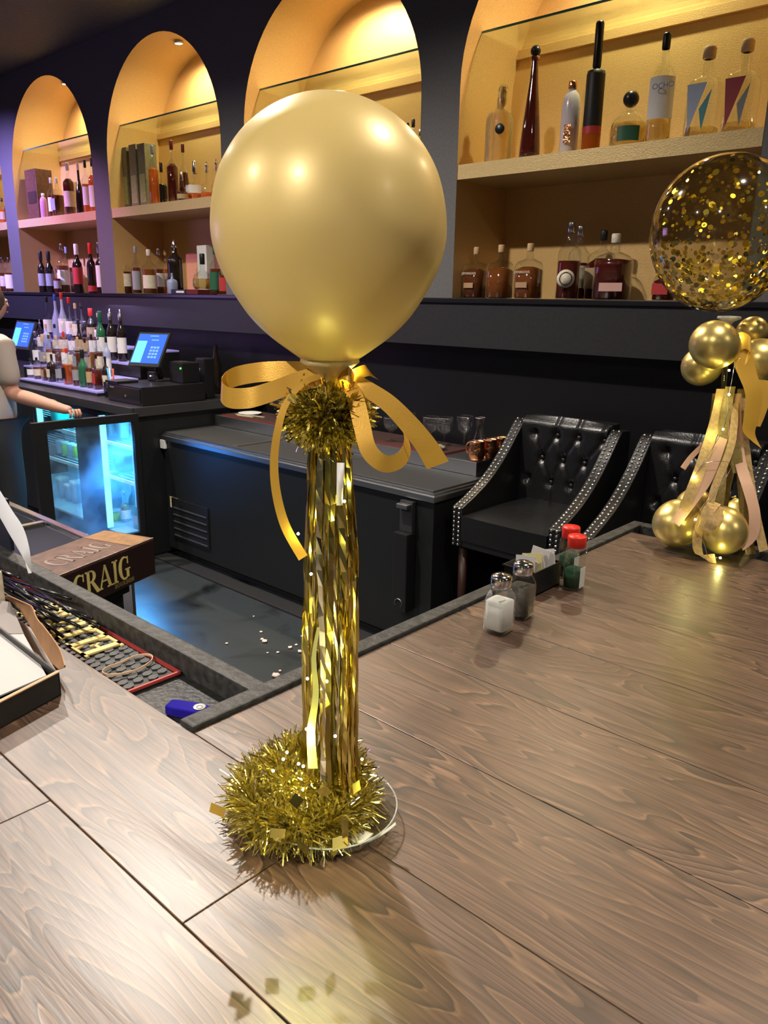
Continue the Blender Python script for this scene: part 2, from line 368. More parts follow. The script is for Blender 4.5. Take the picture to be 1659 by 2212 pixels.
# ---------------------------------------------------------------- shelves, cleats, puck lights
ALC = {-1: 'the alcove right of the frame edge', 0: 'the rightmost alcove', 1: 'the alcove behind the big balloon', 2: 'the alcove left of the big balloon', 3: 'the alcove between the purple posts', 4: 'the alcove cut by the left edge', 5: 'the alcove past the left edge'}
SZ0, SZ1 = Z(0.587), Z(0.655)
for i in (-1, 0, 1, 2, 3, 4, 5):
    x0 = NX0-PER*i; x1 = x0+NW; cx = x0+R; A = ALC[i]
    t = thing('display_shelf', f'thick gold painted shelf board across {A}', 'shelf', (cx, WY, SZ0))
    MB().box(x0+0.001, x1-0.001, WY+0.002, BY-0.001, SZ0, SZ1).build('board', M_shelfgold, t)
    g = thing('glass_shelf', f'clear glass shelf on gold cleats high in {A}', 'shelf', (cx, WY+0.1, Z(1.245)))
    q = MB().box(x0+0.02, x1-0.02, 3.40, BY-0.003, Z(1.247), Z(1.257)); q.build('glass_pane', M_glassgreen, g)
    MB().box(x0+0.02, x1-0.02, 3.396, 3.40, Z(1.247), Z(1.257)).build('glass_edge', M_edge, g)
    MB().box(x0+0.001, x0+0.02, 3.345, BY-0.003, Z(1.205), Z(1.246)).build('cleat', M_gold, g)
    MB().box(x1-0.02, x1-0.001, 3.345, BY-0.003, Z(1.205), Z(1.246)).build('cleat', M_gold, g)
    MB().box(x0+0.02, x1-0.02, BY-0.022, BY-0.003, Z(1.205), Z(1.246)).build('cleat', M_gold, g)
    MB().box(x0+0.004, x0+0.019, 3.338, 3.345, Z(1.212), Z(1.24)).build('end_cap', M_plastic, g)
    pk = thing('puck_light', f'small bright puck light at the top of {A}', 'light', (cx, 3.5, Z(1.722)))
    MB().lathe([(0.001, 0), (0.034, 0), (0.036, -0.012), (0.028, -0.014), (0.027, -0.006), (0.001, -0.006)], 20, (cx, 3.5, Z(1.722))).build('housing', M_chrome, pk)
    MB().lathe([(0.001, 0), (0.025, 0), (0.024, -0.004), (0.001, -0.005)], 20, (cx, 3.5, Z(1.7155))).build('lens', mat('puck_lens', (1, 1, 1), 0.3, emit=(1, 0.88, 0.68), estr=60), pk)
    lamp('puck_lamp', 'SPOT', (cx, 3.5, Z(1.700)), PUCK_W*5, (1, 0.80, 0.52), 0.03, pk, spot=math.radians(165), blend=0.6)

# ---------------------------------------------------------------- ceiling downlights
for j, (x, y) in enumerate([(-7.2, 1.4), (-4.7, 1.6), (-2.7, 1.5), (0.0, 1.44), (2.75, 1.42), (-7.2, -1.84), (-4.8, -1.84), (-2.3, -1.82), (0.07, -1.84), (2.9, -2.1)]):
    nm = ['first', 'second', 'third', 'fourth', 'fifth'][j % 5]
    d = thing('ceiling_downlight', f'round recessed ceiling downlight, {nm} from the left in the row {"over the bar" if j < 5 else "over the room"}', 'light', (x, y, ZT))
    MB().lathe([(0.045, 0), (0.062, 0), (0.062, -0.006), (0.048, -0.006), (0.045, 0)], 24, (x, y, ZT)).build('trim_ring', M_white, d)
    MB().lathe([(0.001, -0.002), (0.045, -0.002)], 24, (x, y, ZT)).build('lens', mat('down_lens', (1, 1, 1), 0.3, emit=(1, 0.9, 0.76), estr=35), d)
    lamp('downlight_lamp', 'SPOT', (x, y, ZT-0.01), DOWNLIGHT_W*{2: 2.7, 1: 2.2, 3: 0.8, 4: 0.8, 7: 2.8, 8: 2.8, 6: 2.2}.get(j, 1.0)*5, (1, 0.90, 0.79), 0.045, d, spot=math.radians(150), blend=0.8)
# purple screen on the far left, out of the frame: lights the left posts
t = thing('wall_screen', 'large screen glowing violet at the far left of the room', 'screen', (-8.6, 0.3, Z(0.3)))
MB().box(-8.62, -8.56, -0.5, 1.1, Z(-0.25), Z(0.75), b=0.01).build('screen_case', M_plastic, t)
MB().add([(-8.555, -0.48, Z(-0.23)), (-8.555, 1.08, Z(-0.23)), (-8.555, 1.08, Z(0.73)), (-8.555, -0.48, Z(0.73))], [(0, 1, 2, 3)]).build('screen_picture', mat('violet_screen', (0.2, 0.1, 0.4), 0.3, emit=(0.55, 0.30, 1.0), estr=PURPLE_W/3), t)

t = thing('accent_spotlight', 'small black ceiling spotlight with violet beam at the far left', 'light', (-7.4, 1.2, ZT))
MB().cyl((-7.4, 1.2, ZT-0.001), (-7.4, 1.2, ZT-.08), .012, n=10).cyl((-7.4, 1.17, ZT-.16), (-7.4, 1.26, ZT-.07), .045, n=18).build('spot_body', M_plastic, t)
sd = (V((-7.75, 3.3, Z(.32)))-V((-7.4, 1.28, ZT-.1)))
lamp('violet_spot', 'SPOT', (-7.4, 1.28, ZT-.1), 1700, (0.42, 0.30, 1.0), 0.04, t, rot=sd.to_track_quat('-Z', 'Y').to_euler(), spot=math.radians(62), blend=1.0)
sd = (V((-5.95, 3.3, Z(.28)))-V((-6.9, 1.28, ZT-.1)))
lamp('violet_spot', 'SPOT', (-7.33, 1.28, ZT-.1), 420, (0.75, 0.25, 0.85), 0.04, t, rot=sd.to_track_quat('-Z', 'Y').to_euler(), spot=math.radians(40), blend=1.0)

# ================================================================= BAR COUNTER
CT = Z(-0.53)
ct = thing('bar_counter', 'brown wood plank bar counter with a black inner rail in the foreground', 'counter', (-0.3, 0.5, CT))
def plank(x0, x1, y0, y1):
    g = 0.0006
    MB().box(x0+g, x1-g, y0+g, y1-g, CT-0.022, CT, b=0.0009).build('plank', M_wood, ct)
RX = -0.754
rows = [0.483+0.185*k for k in range(0, 7)]
for k, y in enumerate(rows):
    y1 = y+0.185
    xs = {0: [RX, 0.75, 2.6], 1: [RX, 1.0, 2.6], 2: [RX, 0.35, 1.8, 2.6], 3: [RX, 0.9, 2.6], 4: [RX, 0.2, 1.7, 2.6], 5: [RX, 0.6, 2.6], 6: [RX, 1.2, 2.6]}[k]
    for a, b in zip(xs, xs[1:]): plank(a, b, y, min(y1, 1.73) if k == 6 else y1)
for y0, y1, xs in ((0.298, 0.483, [-3.4, -2.0, -0.499, 1.0, 2.6]), (0.113, 0.298, [-3.4, -2.3, -0.75, 0.9, 2.6]), (-0.072, 0.113, [-3.4, -1.6, -0.1, 1.5, 2.6]), (-0.257, -0.072, [-3.4, -2.2, -0.6, 1.0, 2.6])):
    for a, b in zip(xs, xs[1:]): plank(a, b, y0, y1)
MB().box(RX, 2.6, 0.483, 1.778, CT-0.06, CT-0.0225).box(-3.4, 2.6, -0.257, 0.483, CT-0.06, CT-0.0225).build('counter_core', M_black, ct)
M_rail = mat('weathered_rail', (0.035, 0.035, 0.034), 0.55, bump=0.6, bscale=70, var=0.6)
MB().box(RX-0.030, RX-0.001, 0.483, 1.81, CT-0.05, CT+0.007, b=0.003).build('inner_rail', M_rail, ct)
MB().box(RX-0.001, 2.6, 1.78, 1.81, CT-0.05, CT+0.007, b=0.003).build('end_rail', M_rail, ct)
MB().box(RX+0.02, 2.6, 0.55, 1.74, 0, CT-0.06).box(-3.3, 2.6, -0.1, 0.47, 0, CT-0.06).build('counter_front', M_black, ct)
# drip trough behind the left leg of the counter
tr = thing('drip_trough', 'black sunken drip trough running along the counter edge', 'trough', (-1.5, 0.54, CT-0.04))
TF = CT-0.032
MB().box(-3.4, RX-0.03, 0.484, 0.60, TF-0.02, TF).build('trough_floor', mat('trough_black', (0.016, 0.017, 0.017), 0.45, bump=0.4, bscale=120, var=0.4), tr)
MB().box(-3.4, RX-0.03, 0.597, 0.626, TF-0.05, CT+0.004, b=0.003).build('outer_rail', M_rail, tr)
# bar mat
mt = thing('bar_mat', 'long black rubber bar mat with red border and raised yellow letters', 'mat', (-1.35, 0.55, TF))
X0, X1, Y0, Y1 = -1.75, -0.949, 0.500, 0.592
MB().box(X0, X1, Y0, Y1, TF+0.0002, TF+0.0035).build('mat_base', mat('mat_black', (0.006, 0.006, 0.006), 0.5), mt)
M_red = mat('red_rubber', (0.42, 0.05, 0.045), 0.5)
MB().box(X0, X1, Y0, Y0+0.004, TF+0.0036, TF+0.008).box(X0, X1, Y1-0.004, Y1, TF+0.0036, TF+0.008).box(X1-0.004, X1, Y0+0.004, Y1-0.004, TF+0.0036, TF+0.008).box(X0, X0+0.004, Y0+0.004, Y1-0.004, TF+0.0036, TF+0.008).build('red_border', M_red, mt)
M_hex = mat('mat_grey', (0.045, 0.047, 0.05), 0.5)
hexm = None
for r_ in range(4):
    for c_ in range(26):
        xx = X1-0.018-c_*0.0165-(0.008 if r_ % 2 else 0); yy = Y0+0.014+r_*0.0205
        if hexm is None:
            h_ = MB().prism([(-0.0065, -0.004), (0, -0.0095), (0.0065, -0.004), (0.0065, 0.004), (0, 0.0095), (-0.0065, 0.004)], (0, 0, 0), (1, 0, 0), (0, 1, 0), (0, 0, 1), 0.0025)
            o = h_.build('mat_stud', M_hex, mt, world=False); hexm = o.data
        else:
            o = bpy.data.objects.new('mat_stud', hexm); COL.objects.link(o); o.parent = mt
        o.location = V((xx, yy, TF+0.0036))-mt.location
        o.rotation_euler = (0, 0, math.radians(20))
M_yel = mat('yellow_rubber', (0.80, 0.62, 0.22), 0.5)
x = X1-0.145
for ch in 'ELIJAH':
    b = MB(); adv = letters(ch, (x, Y1-0.012, TF+0.0062), (-1, 0, 0), (0, -1, 0), (0, 0, 1), 0.066, 0.003, b)
    b.build('letter', M_yel, mt); x -= adv*0.82+0.002
# rubber band on the mat
pts = [at(px, py, Z=TF+0.010) for px, py in ((222, 1450), (235, 1440), (262, 1431), (290, 1418), (318, 1414), (330, 1420), (322, 1432), (300, 1445), (270, 1454), (240, 1458), (226, 1456))]
b = MB(); P = catmull(pts, 6, True); P.append(P[0]); b.strip(P, [V((0, 0, 0.0018))]*len(P)); o = b.build('rubber_band', mat('tan_rubber', (0.72, 0.52, 0.36), 0.5), solid=0.0009)
tag(o, 'tan rubber band lying on the black bar mat', 'rubber band')
# blue plastic pourer thing with white disc
c = at(412, 1532, Z=TF+0.01); t = thing('blue_lighter', 'translucent blue plastic piece with a white round sticker in the trough', 'lighter', (c.x, c.y, TF))
d1 = (at(465, 1540, Z=TF+0.01)-at(368, 1523, Z=TF+0.01)); L1 = d1.length; d1.normalize(); n1 = V((0, 0, 1)).cross(d1)
b = MB(); bm_o = c-d1*L1/2
prof = [(0, -.010), (.012, -.0125), (L1*.72, -.0125), (L1, -.006), (L1, .006), (L1*.72, .0125), (.012, .0125), (0, .010)]
b.prism(prof, V((bm_o.x, bm_o.y, TF+0.001)), d1, n1, (0, 0, 1), 0.014); b.build('body', mat('blue_plastic', (0.03, 0.02, 0.42), 0.12, trans=0.35), t, bevel=0.002)
MB().lathe([(0.0001, 0.0002), (0.0085, 0), (0.0085, 0.0006), (0.0001, 0.0008)], 20, at(431, 1527, Z=TF+0.016)).build('sticker', M_white, t)
MB().lathe([(0.0035, 0.0), (0.0045, 0), (0.0045, 0.0003), (0.0035, 0.0003)], 16, at(431, 1527, Z=TF+0.0172)).build('printed_ring', mat('grey_print', (0.3, 0.3, 0.35), 0.5), t)
# black drinking straws heaped on the mat
M_straw = mat('black_straw', (0.008, 0.008, 0.01), 0.18)
rs = random.Random(3)
for k in range(30):
    u = rs.random(); px = 30+u*110; 
    cx_ = -1.45+0.34*(rs.random()-0.5)*1.3; cy_ = 0.545+0.05*(rs.random()-0.5); zz = TF+0.012+0.028*rs.random()
    an = PI+rs.uniform(-.13, .13); ln = 0.085+0.02*rs.random(); dx, dy = math.cos(an)*ln, math.sin(an)*ln; dz = rs.uniform(-.006, .006)
    if cy_+abs(dy) > 0.592: cy_ = 0.592-abs(dy)
    if cy_-abs(dy) < 0.489: cy_ = 0.489+abs(dy)
    o = MB().tube([(cx_-dx, cy_-dy, zz-dz), (cx_, cy_, zz), (cx_+dx, cy_+dy, zz+dz)], 0.0028, 7).build('drinking_straw', M_straw)
    tag(o, 'black plastic straw in the heap on the bar mat', 'straw', 'black straws heaped on the bar mat')
# red stir sticks poking out
for px0, py0, px1, py1 in ((15, 1238, 50, 1262),):
    pass

# ================================================================= SALT, PEPPER, SUGAR CADDY, RED CAP SHAKERS
def shaker(name, label, x, y, rz, fillmat, fillh):
    t = thing(name, label, 'shaker', (x, y, CT)); t.rotation_euler = (0, 0, rz)
    q = MB().lathe([(0.0001, 0.001), (0.018, 0.001), (0.0205, 0.005), (0.0205, 0.058), (0.019, 0.064), (0.0145, 0.074), (0.0135, 0.080), (0.0150, 0.083)], 40, p=7); q.build('glass_jar', M_glass, t, False)
    q = MB().lathe([(0.0001, 0.006), (0.0165, 0.006), (0.0185, 0.008), (0.0186, fillh), (0.01, fillh+0.002), (0.0001, fillh)], 36, p=6); q.build('filling', fillmat, t, False)
    q = MB().lathe([(0.0155, 0.079), (0.0175, 0.080), (0.0178, 0.094), (0.0165, 0.098), (0.010, 0.1015), (0.0001, 0.103)], 28); q.build('metal_cap', M_chrome, t, False)
    q = MB()
    for a in range(7):
        rr = 0 if a == 0 else 0.006; q.lathe([(0.0001, 0), (0.0011, 0)], 6, (rr*math.cos(a*PI/3), rr*math.sin(a*PI/3), 0.1031 if a == 0 else 0.1026))
    q.build('cap_holes', M_plastic, t, False)
    return t
M_salt = mat('salt', (0.78, 0.76, 0.74), 0.9, bump=0.3, bscale=900)
M_pep = mat('pepper', (0.10, 0.085, 0.07), 0.9, bump=0.8, bscale=900, var=0.7)
shaker('salt_shaker', 'square glass salt shaker with metal cap, full of white salt', -0.6545, 1.016, 0.06, M_salt, 0.055)
shaker('pepper_shaker', 'square glass pepper shaker with metal cap, full of grey pepper', -0.6635, 1.096, 0.1, M_pep, 0.057)
# caddy
cx0, cx1, cy0, cy1 = -0.762, -0.694, 1.19, 1.285
t = thing('sugar_caddy', 'open black plastic caddy holding sweetener packets', 'caddy', ((cx0+cx1)/2, 1.24, CT))
q = MB(); zt = CT+0.048
for bx in ((cx0, cx1, cy0, cy0+0.002), (cx0, cx1, cy1-0.002, cy1), (cx0, cx0+0.002, cy0+.002, cy1-.002), (cx1-0.002, cx1, cy0+.002, cy1-.002)): q.box(*bx, CT+0.0005, zt)
q.box(cx0, cx1, cy0, cy1, CT+0.0005, CT+0.003); q.box(cx0-.003, cx0, cy0-.003, cy1+.003, zt-.002, zt+.001).box(cx0-.003, cx1+.003, cy0-.004, cy0, zt-.002, zt+.001); q.build('tray', M_plastic, t)
pm = [M_paper, mat('blue_packet', (0.12, 0.14, 0.55), 0.5), mat('yellow_packet', (0.75, 0.68, 0.30), 0.5)]
names = ['white sweetener packet with a blue printed panel, front of the caddy', 'plain white sugar packet leaning left in the caddy', 'pale yellow sweetener packet in the middle of the caddy', 'white packet fanned to the right in the caddy', 'white sugar packet at the back of the caddy', 'bluish white packet standing behind the others']
for k in range(6):
    yy = cy0+0.014+k*0.0135; xx = -0.728+[0.004, -0.016, 0.006, 0.012, -0.006, 0.014][k]; tl = [-0.15, 0.32, -0.2, -0.45, 0.1, -0.3][k]
    zz = CT+0.010+[0.006, 0.0, 0.004, 0.002, 0.008, 0.005][k]
    t2 = thing('sugar_packet', names[k], 'packet', (xx, yy, zz), 'sweetener packets in the black caddy')
    U = V((math.cos(tl), 0.0, -math.sin(tl))); W_ = V((math.sin(tl), 0.22, math.cos(tl))); N_ = U.cross(W_).normalized()
    sz = 0.020 if k != 0 else 0.021; hh = 0.052
    o_ = V((xx, yy, zz))
    MB().obox(o_-U*sz, U*2*sz, W_*hh, N_*0.0016).build('paper_sleeve', pm[2] if k == 2 else M_paper, t2)
    if k == 0:
        MB().obox(o_-U*sz*.8+W_*0.014+N_*0.0016, U*1.6*sz, W_*0.026, N_*0.0003).build('blue_panel', pm[1], t2)
        sans('equal', o_+W_*0.026+N_*0.0023, U, W_, 0.013, 'lettering', M_paper, t2, 0.0001)
    else:
        MB().obox(o_-U*sz*.7+W_*0.03-N_*0.0004, U*1.4*sz, W_*0.008, N_*0.0003).build('printed_bar', pm[1], t2)
def spice(label, x, y, colr, h):
    t = thing('spice_shaker', label, 'shaker', (x, y, CT))
    MB().lathe([(0.0001, .001), (0.0160, .001), (0.0170, .004), (0.0170, .078), (0.0155, .082), (0.0145, .084)], 36, p=6).build('clear_bottle', M_glass, t, False)
    MB().lathe([(0.0001, .003), (0.0155, .003), (0.0158, h), (0.0001, h+.001)], 32, p=5).build('filling', mat('spice_'+('green' if 'green' in label else 'red'), colr, 0.9, bump=0.8, bscale=800, var=0.3), t, False)
    MB().lathe([(0.0165, .0835), (0.0178, .085), (0.0178, .103), (0.0165, .106), (0.0001, .1065)], 28).build('red_cap', mat('red_plastic', (0.75, 0.03, 0.02), 0.35), t, False)
    MB().obox((0.0172, -0.010, 0.006), (0.0003, 0, 0), (0, 0.02, 0), (0, 0, 0.04)).build('paper_label', M_paper, t, False)
spice('clear spice shaker with a red cap and green herbs, nearer the camera', -0.6655, 1.287, (0.012, 0.06, 0.025), 0.040)
spice('clear spice shaker with a red cap and red flakes, behind the green one', -0.705, 1.335, (0.30, 0.04, 0.02), 0.045)

# ================================================================= BLACK BOX ON THE LEFT OF THE COUNTER
t = thing('black_carton', 'open black cardboard carton with kraft inside on the left of the counter', 'box', (-1.1, 0.42, CT))
a = at(133, 1502, Z=CT)+V((0, 0, .0006)); bdir = (at(0, 1575, Z=CT)-a); bdir.z = 0; bdir.normalize(); ldir = V((-1, 0.03, 0)).normalized(); Hb = 0.034
b0 = a; q = MB(); th = 0.0022
q.obox(b0, bdir*0.20, ldir*th, V((0, 0, Hb)))
q.obox(b0+ldir*0.32, bdir*0.20, ldir*th, V((0, 0, Hb)))
q.obox(b0+bdir*th, ldir*0.32, bdir*th*-1, V((0, 0, Hb)))
q.obox(b0+bdir*0.20, ldir*0.32, bdir*th, V((0, 0, Hb)))
q.obox(b0+bdir*th, bdir*0.19, ldir*0.32, V((0, 0, 0.002)))
q.build('carton_body', M_box, t)
# kraft top edge and inner flap along the front wall
q = MB(); q.obox(b0+V((0, 0, Hb+0.0002))-ldir*0.001, bdir*0.20, ldir*0.006, V((0, 0, 0.0015))); q.build('kraft_edge', mat('kraft_light', (0.62, 0.38, 0.24), 0.7), t)
# curled kraft side flap (far side)
q = MB(); fl_ = []
P = [at(px, py, Z=z_) for px, py, z_ in ((140, 1437, CT+.037), (128, 1400, CT+.045), (100, 1360, CT+.05), (80, 1336, CT+.052), (70, 1312, CT+.052), (61, 1305, CT+.052), (40, 1296, CT+.05), (18, 1286, CT+.05))]
Q = [at(px, py, Z=z_) for px, py, z_ in ((122, 1448, CT+.012), (112, 1432, CT+.010), (92, 1400, CT+.010), (75, 1370, CT+.010), (58, 1340, CT+.010), (44, 1320, CT+.010), (26, 1300, CT+.010), (4, 1288, CT+.010))]
vs = []; 
P = catmull(P, 4); Q = catmull(Q, 4)
for a_, b_ in zip(P, Q): vs += [b_, b_*.45+a_*.55+V((0.004, 0.004, 0)), a_]
n = len(P); fs = []
for i in range(n-1): fs += [(3*i, 3*i+1, 3*i+4, 3*i+3), (3*i+1, 3*i+2, 3*i+5, 3*i+4)]
q.add(vs, fs, True); q.build('kraft_flap', M_kraft, t, solid=0.0015)
# white tray card inside
W4 = [at(px, py, Z=CT+0.026) for px, py in ((100, 1459), (51, 1369), (-60, 1372), (-70, 1532))]
q = MB(); q.add(W4+[p-V((0, 0, 0.002)) for p in W4], [(0, 1, 2, 3), (7, 6, 5, 4), (0, 4, 5, 1), (1, 5, 6, 2), (2, 6, 7, 3), (3, 7, 4, 0)]); q.build('white_insert', mat('insert_card', (0.5, 0.49, 0.48), 0.7), t)
W5 = [at(px, py, Z=CT+0.027) for px, py in ((51, 1368), (22, 1300), (-60, 1290), (-60, 1371))]
q = MB(); q.add(W5+[p-V((0, 0, 0.002)) for p in W5], [(0, 1, 2, 3), (7, 6, 5, 4), (0, 4, 5, 1), (1, 5, 6, 2), (2, 6, 7, 3), (3, 7, 4, 0)]); q.build('inner_card', mat('grey_card', (0.25, 0.22, 0.21), 0.6), t)
# small black carton standing at the left edge with silver letters
e = at(26, 1206, Y=0.62); t = thing('lettered_carton', 'tall black carton with silver letters at the left frame edge', 'box', (e.x-0.06, 0.66, CT-0.05))
zt = at(26, 1085, Y=0.62).z; zb_ = CT+0.006
MB().box(e.x-0.16, e.x, 0.62, 0.628, zb_, zt+0.0, b=0.002).build('carton_body', mat('navy_card', (0.012, 0.014, 0.03), 0.45), t)
q = MB()
M_sil = mat('silver_ink', (0.55, 0.56, 0.6), 0.4, metal=0.6)
p1 = at(-10, 1146, Y=0.6195); letters('O', p1, (1, 0, 0), (0, 0, 1), (0, -1, 0), 0.017, 0.0004, q)
p1 = at(-8, 1170, Y=0.6195); letters('H', p1, (1, 0, 0), (0, 0, 1), (0, -1, 0), 0.018, 0.0004, q)
q.build('silver_letters', M_sil, t)
# white curved paper sheet
P = [at(px, py, Y=0.56) for px, py in ((-20, 1028), (0, 1060), (27, 1104), (49, 1138), (63, 1182), (69, 1236))]
Q = [at(px, py, Y=0.55) for px, py in ((-46, 1052), (-28, 1078), (0, 1118), (20, 1153), (46, 1197), (68, 1238))]
P = catmull(P, 5); Q = catmull(Q, 5); q = MB(); vs = []
for a_, b_ in zip(P, Q): vs += [a_, (a_+b_)/2+V((0, -0.006, 0)), b_]
q.add(vs, [f for i in range(len(P)-1) for f in ((3*i, 3*i+1, 3*i+4, 3*i+3), (3*i+1, 3*i+2, 3*i+5, 3*i+4))], True)
o = q.build('paper_sheet', mat('tissue', (0.75, 0.78, 0.85), 0.6, trans=0.0), solid=0.0006); tag(o, 'curved pointed white paper sheet leaning over the trough', 'paper')
o = MB().box(-1.33, -1.30, 0.455, 0.475, CT+0.0005, CT+0.075, b=0.003).build('white_carton', M_cream); 
o.location = at(-10, 1330, Z=CT)-V((-1.30, 0.455, CT)); tag(o, 'small cream carton standing by the black box at the left edge', 'box')

# ================================================================= WOODEN CASE ON BLACK BIN
ZB = Z(-0.62)
c1 = V((-1.768, 1.043, ZB)); c2 = V((-1.652, 0.705, ZB)); c3 = V((-1.930, 1.0, ZB))
U = (c2-c1).normalized(); W_ = U.cross(V((0, 0, 1)))*-1; W_ = V((U.y, -U.x, 0)); 
if W_.x > 0: W_ = -W_
LW, WW, HW = 0.36, 0.165, 0.100
M_case = mat('brown_case', (0.10, 0.045, 0.032), 0.4, bump=0.3, bscale=40, var=0.4)
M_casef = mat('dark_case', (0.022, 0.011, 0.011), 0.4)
t = thing('wooden_bottle_case', 'dark brown wooden whiskey case with gold letters on the black bin', 'box', (c1+U*LW/2+W_*WW/2-V((0, 0, HW))))
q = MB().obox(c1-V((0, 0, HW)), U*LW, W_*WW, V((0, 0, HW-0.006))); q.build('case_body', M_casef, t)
q = MB().obox(c1-V((0, 0, 0.0058)), U*LW, W_*WW, V((0, 0, 0.0058))); q.build('case_lid', M_case, t)
q = MB().obox(c1+U*0.006+W_*0.004+V((0, 0, 0.0002)), U*0.075, W_*(WW-0.008), V((0, 0, 0.0006))); q.build('tan_patch', mat('tan_wood', (0.24, 0.12, 0.04), 0.4, bump=0.3, var=0.3), t)
# silver edge wear
q = MB().obox(c1+V((0, 0, 0.0003))-W_*0.0004, U*LW, W_*0.0022, V((0, 0, 0.0006))); q.build('worn_edge', mat('worn_edge', (0.38, 0.33, 0.31), 0.5, var=0.5, bscale=60), t)
# front letters: read from left to right as seen by the camera => along -U
hL = 0.060
q = MB(); wtot = letters('H CRAIG', (0, 0, 0), (1, 0, 0), (0, 0, 1), (0, 1, 0), hL, 0.001, MB())
start = c1+U*(0.092+wtot*0.78)-V((0, 0, 0.078))-W_*0.0002
letters('H CRAIG', start, -U*0.78, V((0, 0, 1)), -W_, hL, 0.0012, q, shear=0)
q.build('gold_letters', mat('gold_ink', (0.72, 0.60, 0.22), 0.4), t)
q = MB(); letters('BOURBON', c1+U*0.155-V((0, 0, 0.092))-W_*0.0002, -U*0.98, V((0, 0, 1)), -W_, 0.0115, 0.0008, q, gap=0.05); q.build('small_letters', mat('dull_gold_ink', (0.28, 0.22, 0.09), 0.45), t)
q = MB(); letters('H CRAIG', c1+U*(0.10+wtot*0.72)+W_*0.045+V((0, 0, 0.0003)), -U*0.72, W_, V((0, 0, 1)), 0.062, 0.0004, q); q.build('pressed_letters', mat('grey_print2', (0.22, 0.17, 0.155), 0.5), t)
# bin
Zb = ZB-HW-0.0005
bo = c1+U*0.075+W_*0.03; t = thing('black_bin', 'black square bin with a metal-edged lid under the wooden case', 'bin', (bo.x, bo.y, 0))
q = MB().obox(V((bo.x, bo.y, 0))+U*0.01+W_*0.01, U*0.30, W_*0.28, V((0, 0, Zb-0.03))); q.build('bin_body', M_plastic, t)
q = MB().obox(V((bo.x, bo.y, Zb-0.03))-W_*0.004, U*0.32, W_*0.30, V((0, 0, 0.03))); q.build('bin_lid', M_blackmetal, t)
q = MB().obox(V((bo.x, bo.y, Zb-0.0035))-W_*0.0045, U*0.32, -W_*0.002, V((0, 0, 0.0035))); q.build('lid_edge', M_chrome, t)
# underbar sink
t = thing('underbar_sink', 'stainless steel underbar sink behind the trough at the left', 'sink', (-2.4, 0.85, Z(-0.75)))
q = MB(); zs = Z(-0.76)
for bx in ((-3.2, -2.05, 0.72, 0.75), (-3.2, -2.05, 1.12, 1.15), (-3.2, -3.17, 0.75, 1.12), (-2.08, -2.05, 0.75, 1.12), (-2.62, -2.59, 0.75, 1.12)): q.box(*bx, zs-0.02, zs, b=0.004)
q.build('rim', M_chrome, t)
MB().box(-3.18, -2.07, 0.74, 1.13, zs-0.24, zs-0.22).box(-3.19, -2.06, 0.73, 0.745, zs-0.24, zs-0.021).box(-3.19, -2.06, 1.13, 1.14, zs-0.24, zs-0.021).build('basin', M_steel, t)
for x in (-3.15, -2.1):
    for y in (0.76, 1.1): MB().cyl((x, y, 0), (x, y, zs-0.24), 0.018, n=10).build('leg', M_steel, t)

# ================================================================= BIG BALLOON CENTREPIECE
DP = 0.69                                    # depth of the stand from the camera
def pd(px, py, dz=0.0): return at(px, py, D=DP+dz)
K = DP/FPX                                   # metres per photo pixel there
RTX, UPX = V(rt), V((0, 0, 1))
BX, BYc = -0.5045, 0.484
t = thing('balloon_centrepiece', 'big pearly gold balloon on a foil fringe stand, in the middle of the counter', 'balloon centrepiece', (BX, BYc, CT))
M_bal = bpy.data.materials.new('pearl_gold_latex'); M_bal.use_nodes = True; p = M_bal.node_tree.nodes['Principled BSDF']
p.inputs['Base Color'].default_value = (0.90, 0.68, 0.25, 1); p.inputs['Metallic'].default_value = 0.15; p.inputs['Roughness'].default_value = 0.42
p.inputs['Coat Weight'].default_value = 0.25; p.inputs['Coat Roughness'].default_value = 0.22; p.inputs['Subsurface Weight'].default_value = 0.15; p.inputs['Subsurface Radius'].default_value = (0.05, 0.03, 0.01); p.inputs['Subsurface Scale'].default_value = 0.3
bc = at(712, 502, X=None, Y=BYc-0.003)
RB = 252*((bc-V((0, 0, EYE))).dot(fwd))/FPX
prof = [(0.0001, 1.075), (0.16, 1.062), (0.30, 1.03), (0.45, 0.965), (0.58, 0.885), (0.71, 0.775), (0.82, 0.64), (0.91, 0.48), (0.97, 0.29), (0.998, 0.1), (0.998, -0.06), (0.965, -0.22), (0.92, -0.34), (0.86, -0.46), (0.79, -0.575), (0.71, -0.69), (0.61, -0.80), (0.50, -0.895), (0.39, -0.975), (0.29, -1.045), (0.235, -1.085)]
pp = catmull([(a, 0, b) for a, b in prof], 3)
MB().lathe([(max(1e-4, a.x*RB), a.z*RB) for a in pp], 64, bc).build('balloon', M_bal, t)
nk = bc+V((0, 0, -1.085*RB))
q = MB().lathe([(0.235*RB, 0), (0.262*RB, 0.002), (0.266*RB, -0.0008), (0.225*RB, -0.004), (0.15*RB, -0.010), (0.07*RB, -0.019), (0.04*RB, -0.024)], 40, nk); q.build('balloon_cup', mat('frosted_cup', (0.85, 0.72, 0.38), 0.25, trans=0.3), t)
MB().cyl((BX, BYc, CT+0.008), nk+V((0, 0, -0.02)), 0.0045, 0.0045, 12).build('clear_rod', mat('rod_white', (0.7, 0.7, 0.6), 0.3), t)
MB().cyl(at(733, 1092, D=DP-.027), at(736, 1000, D=DP-.027), 0.0026, 0.0034, 10).build('white_stick', M_white, t)
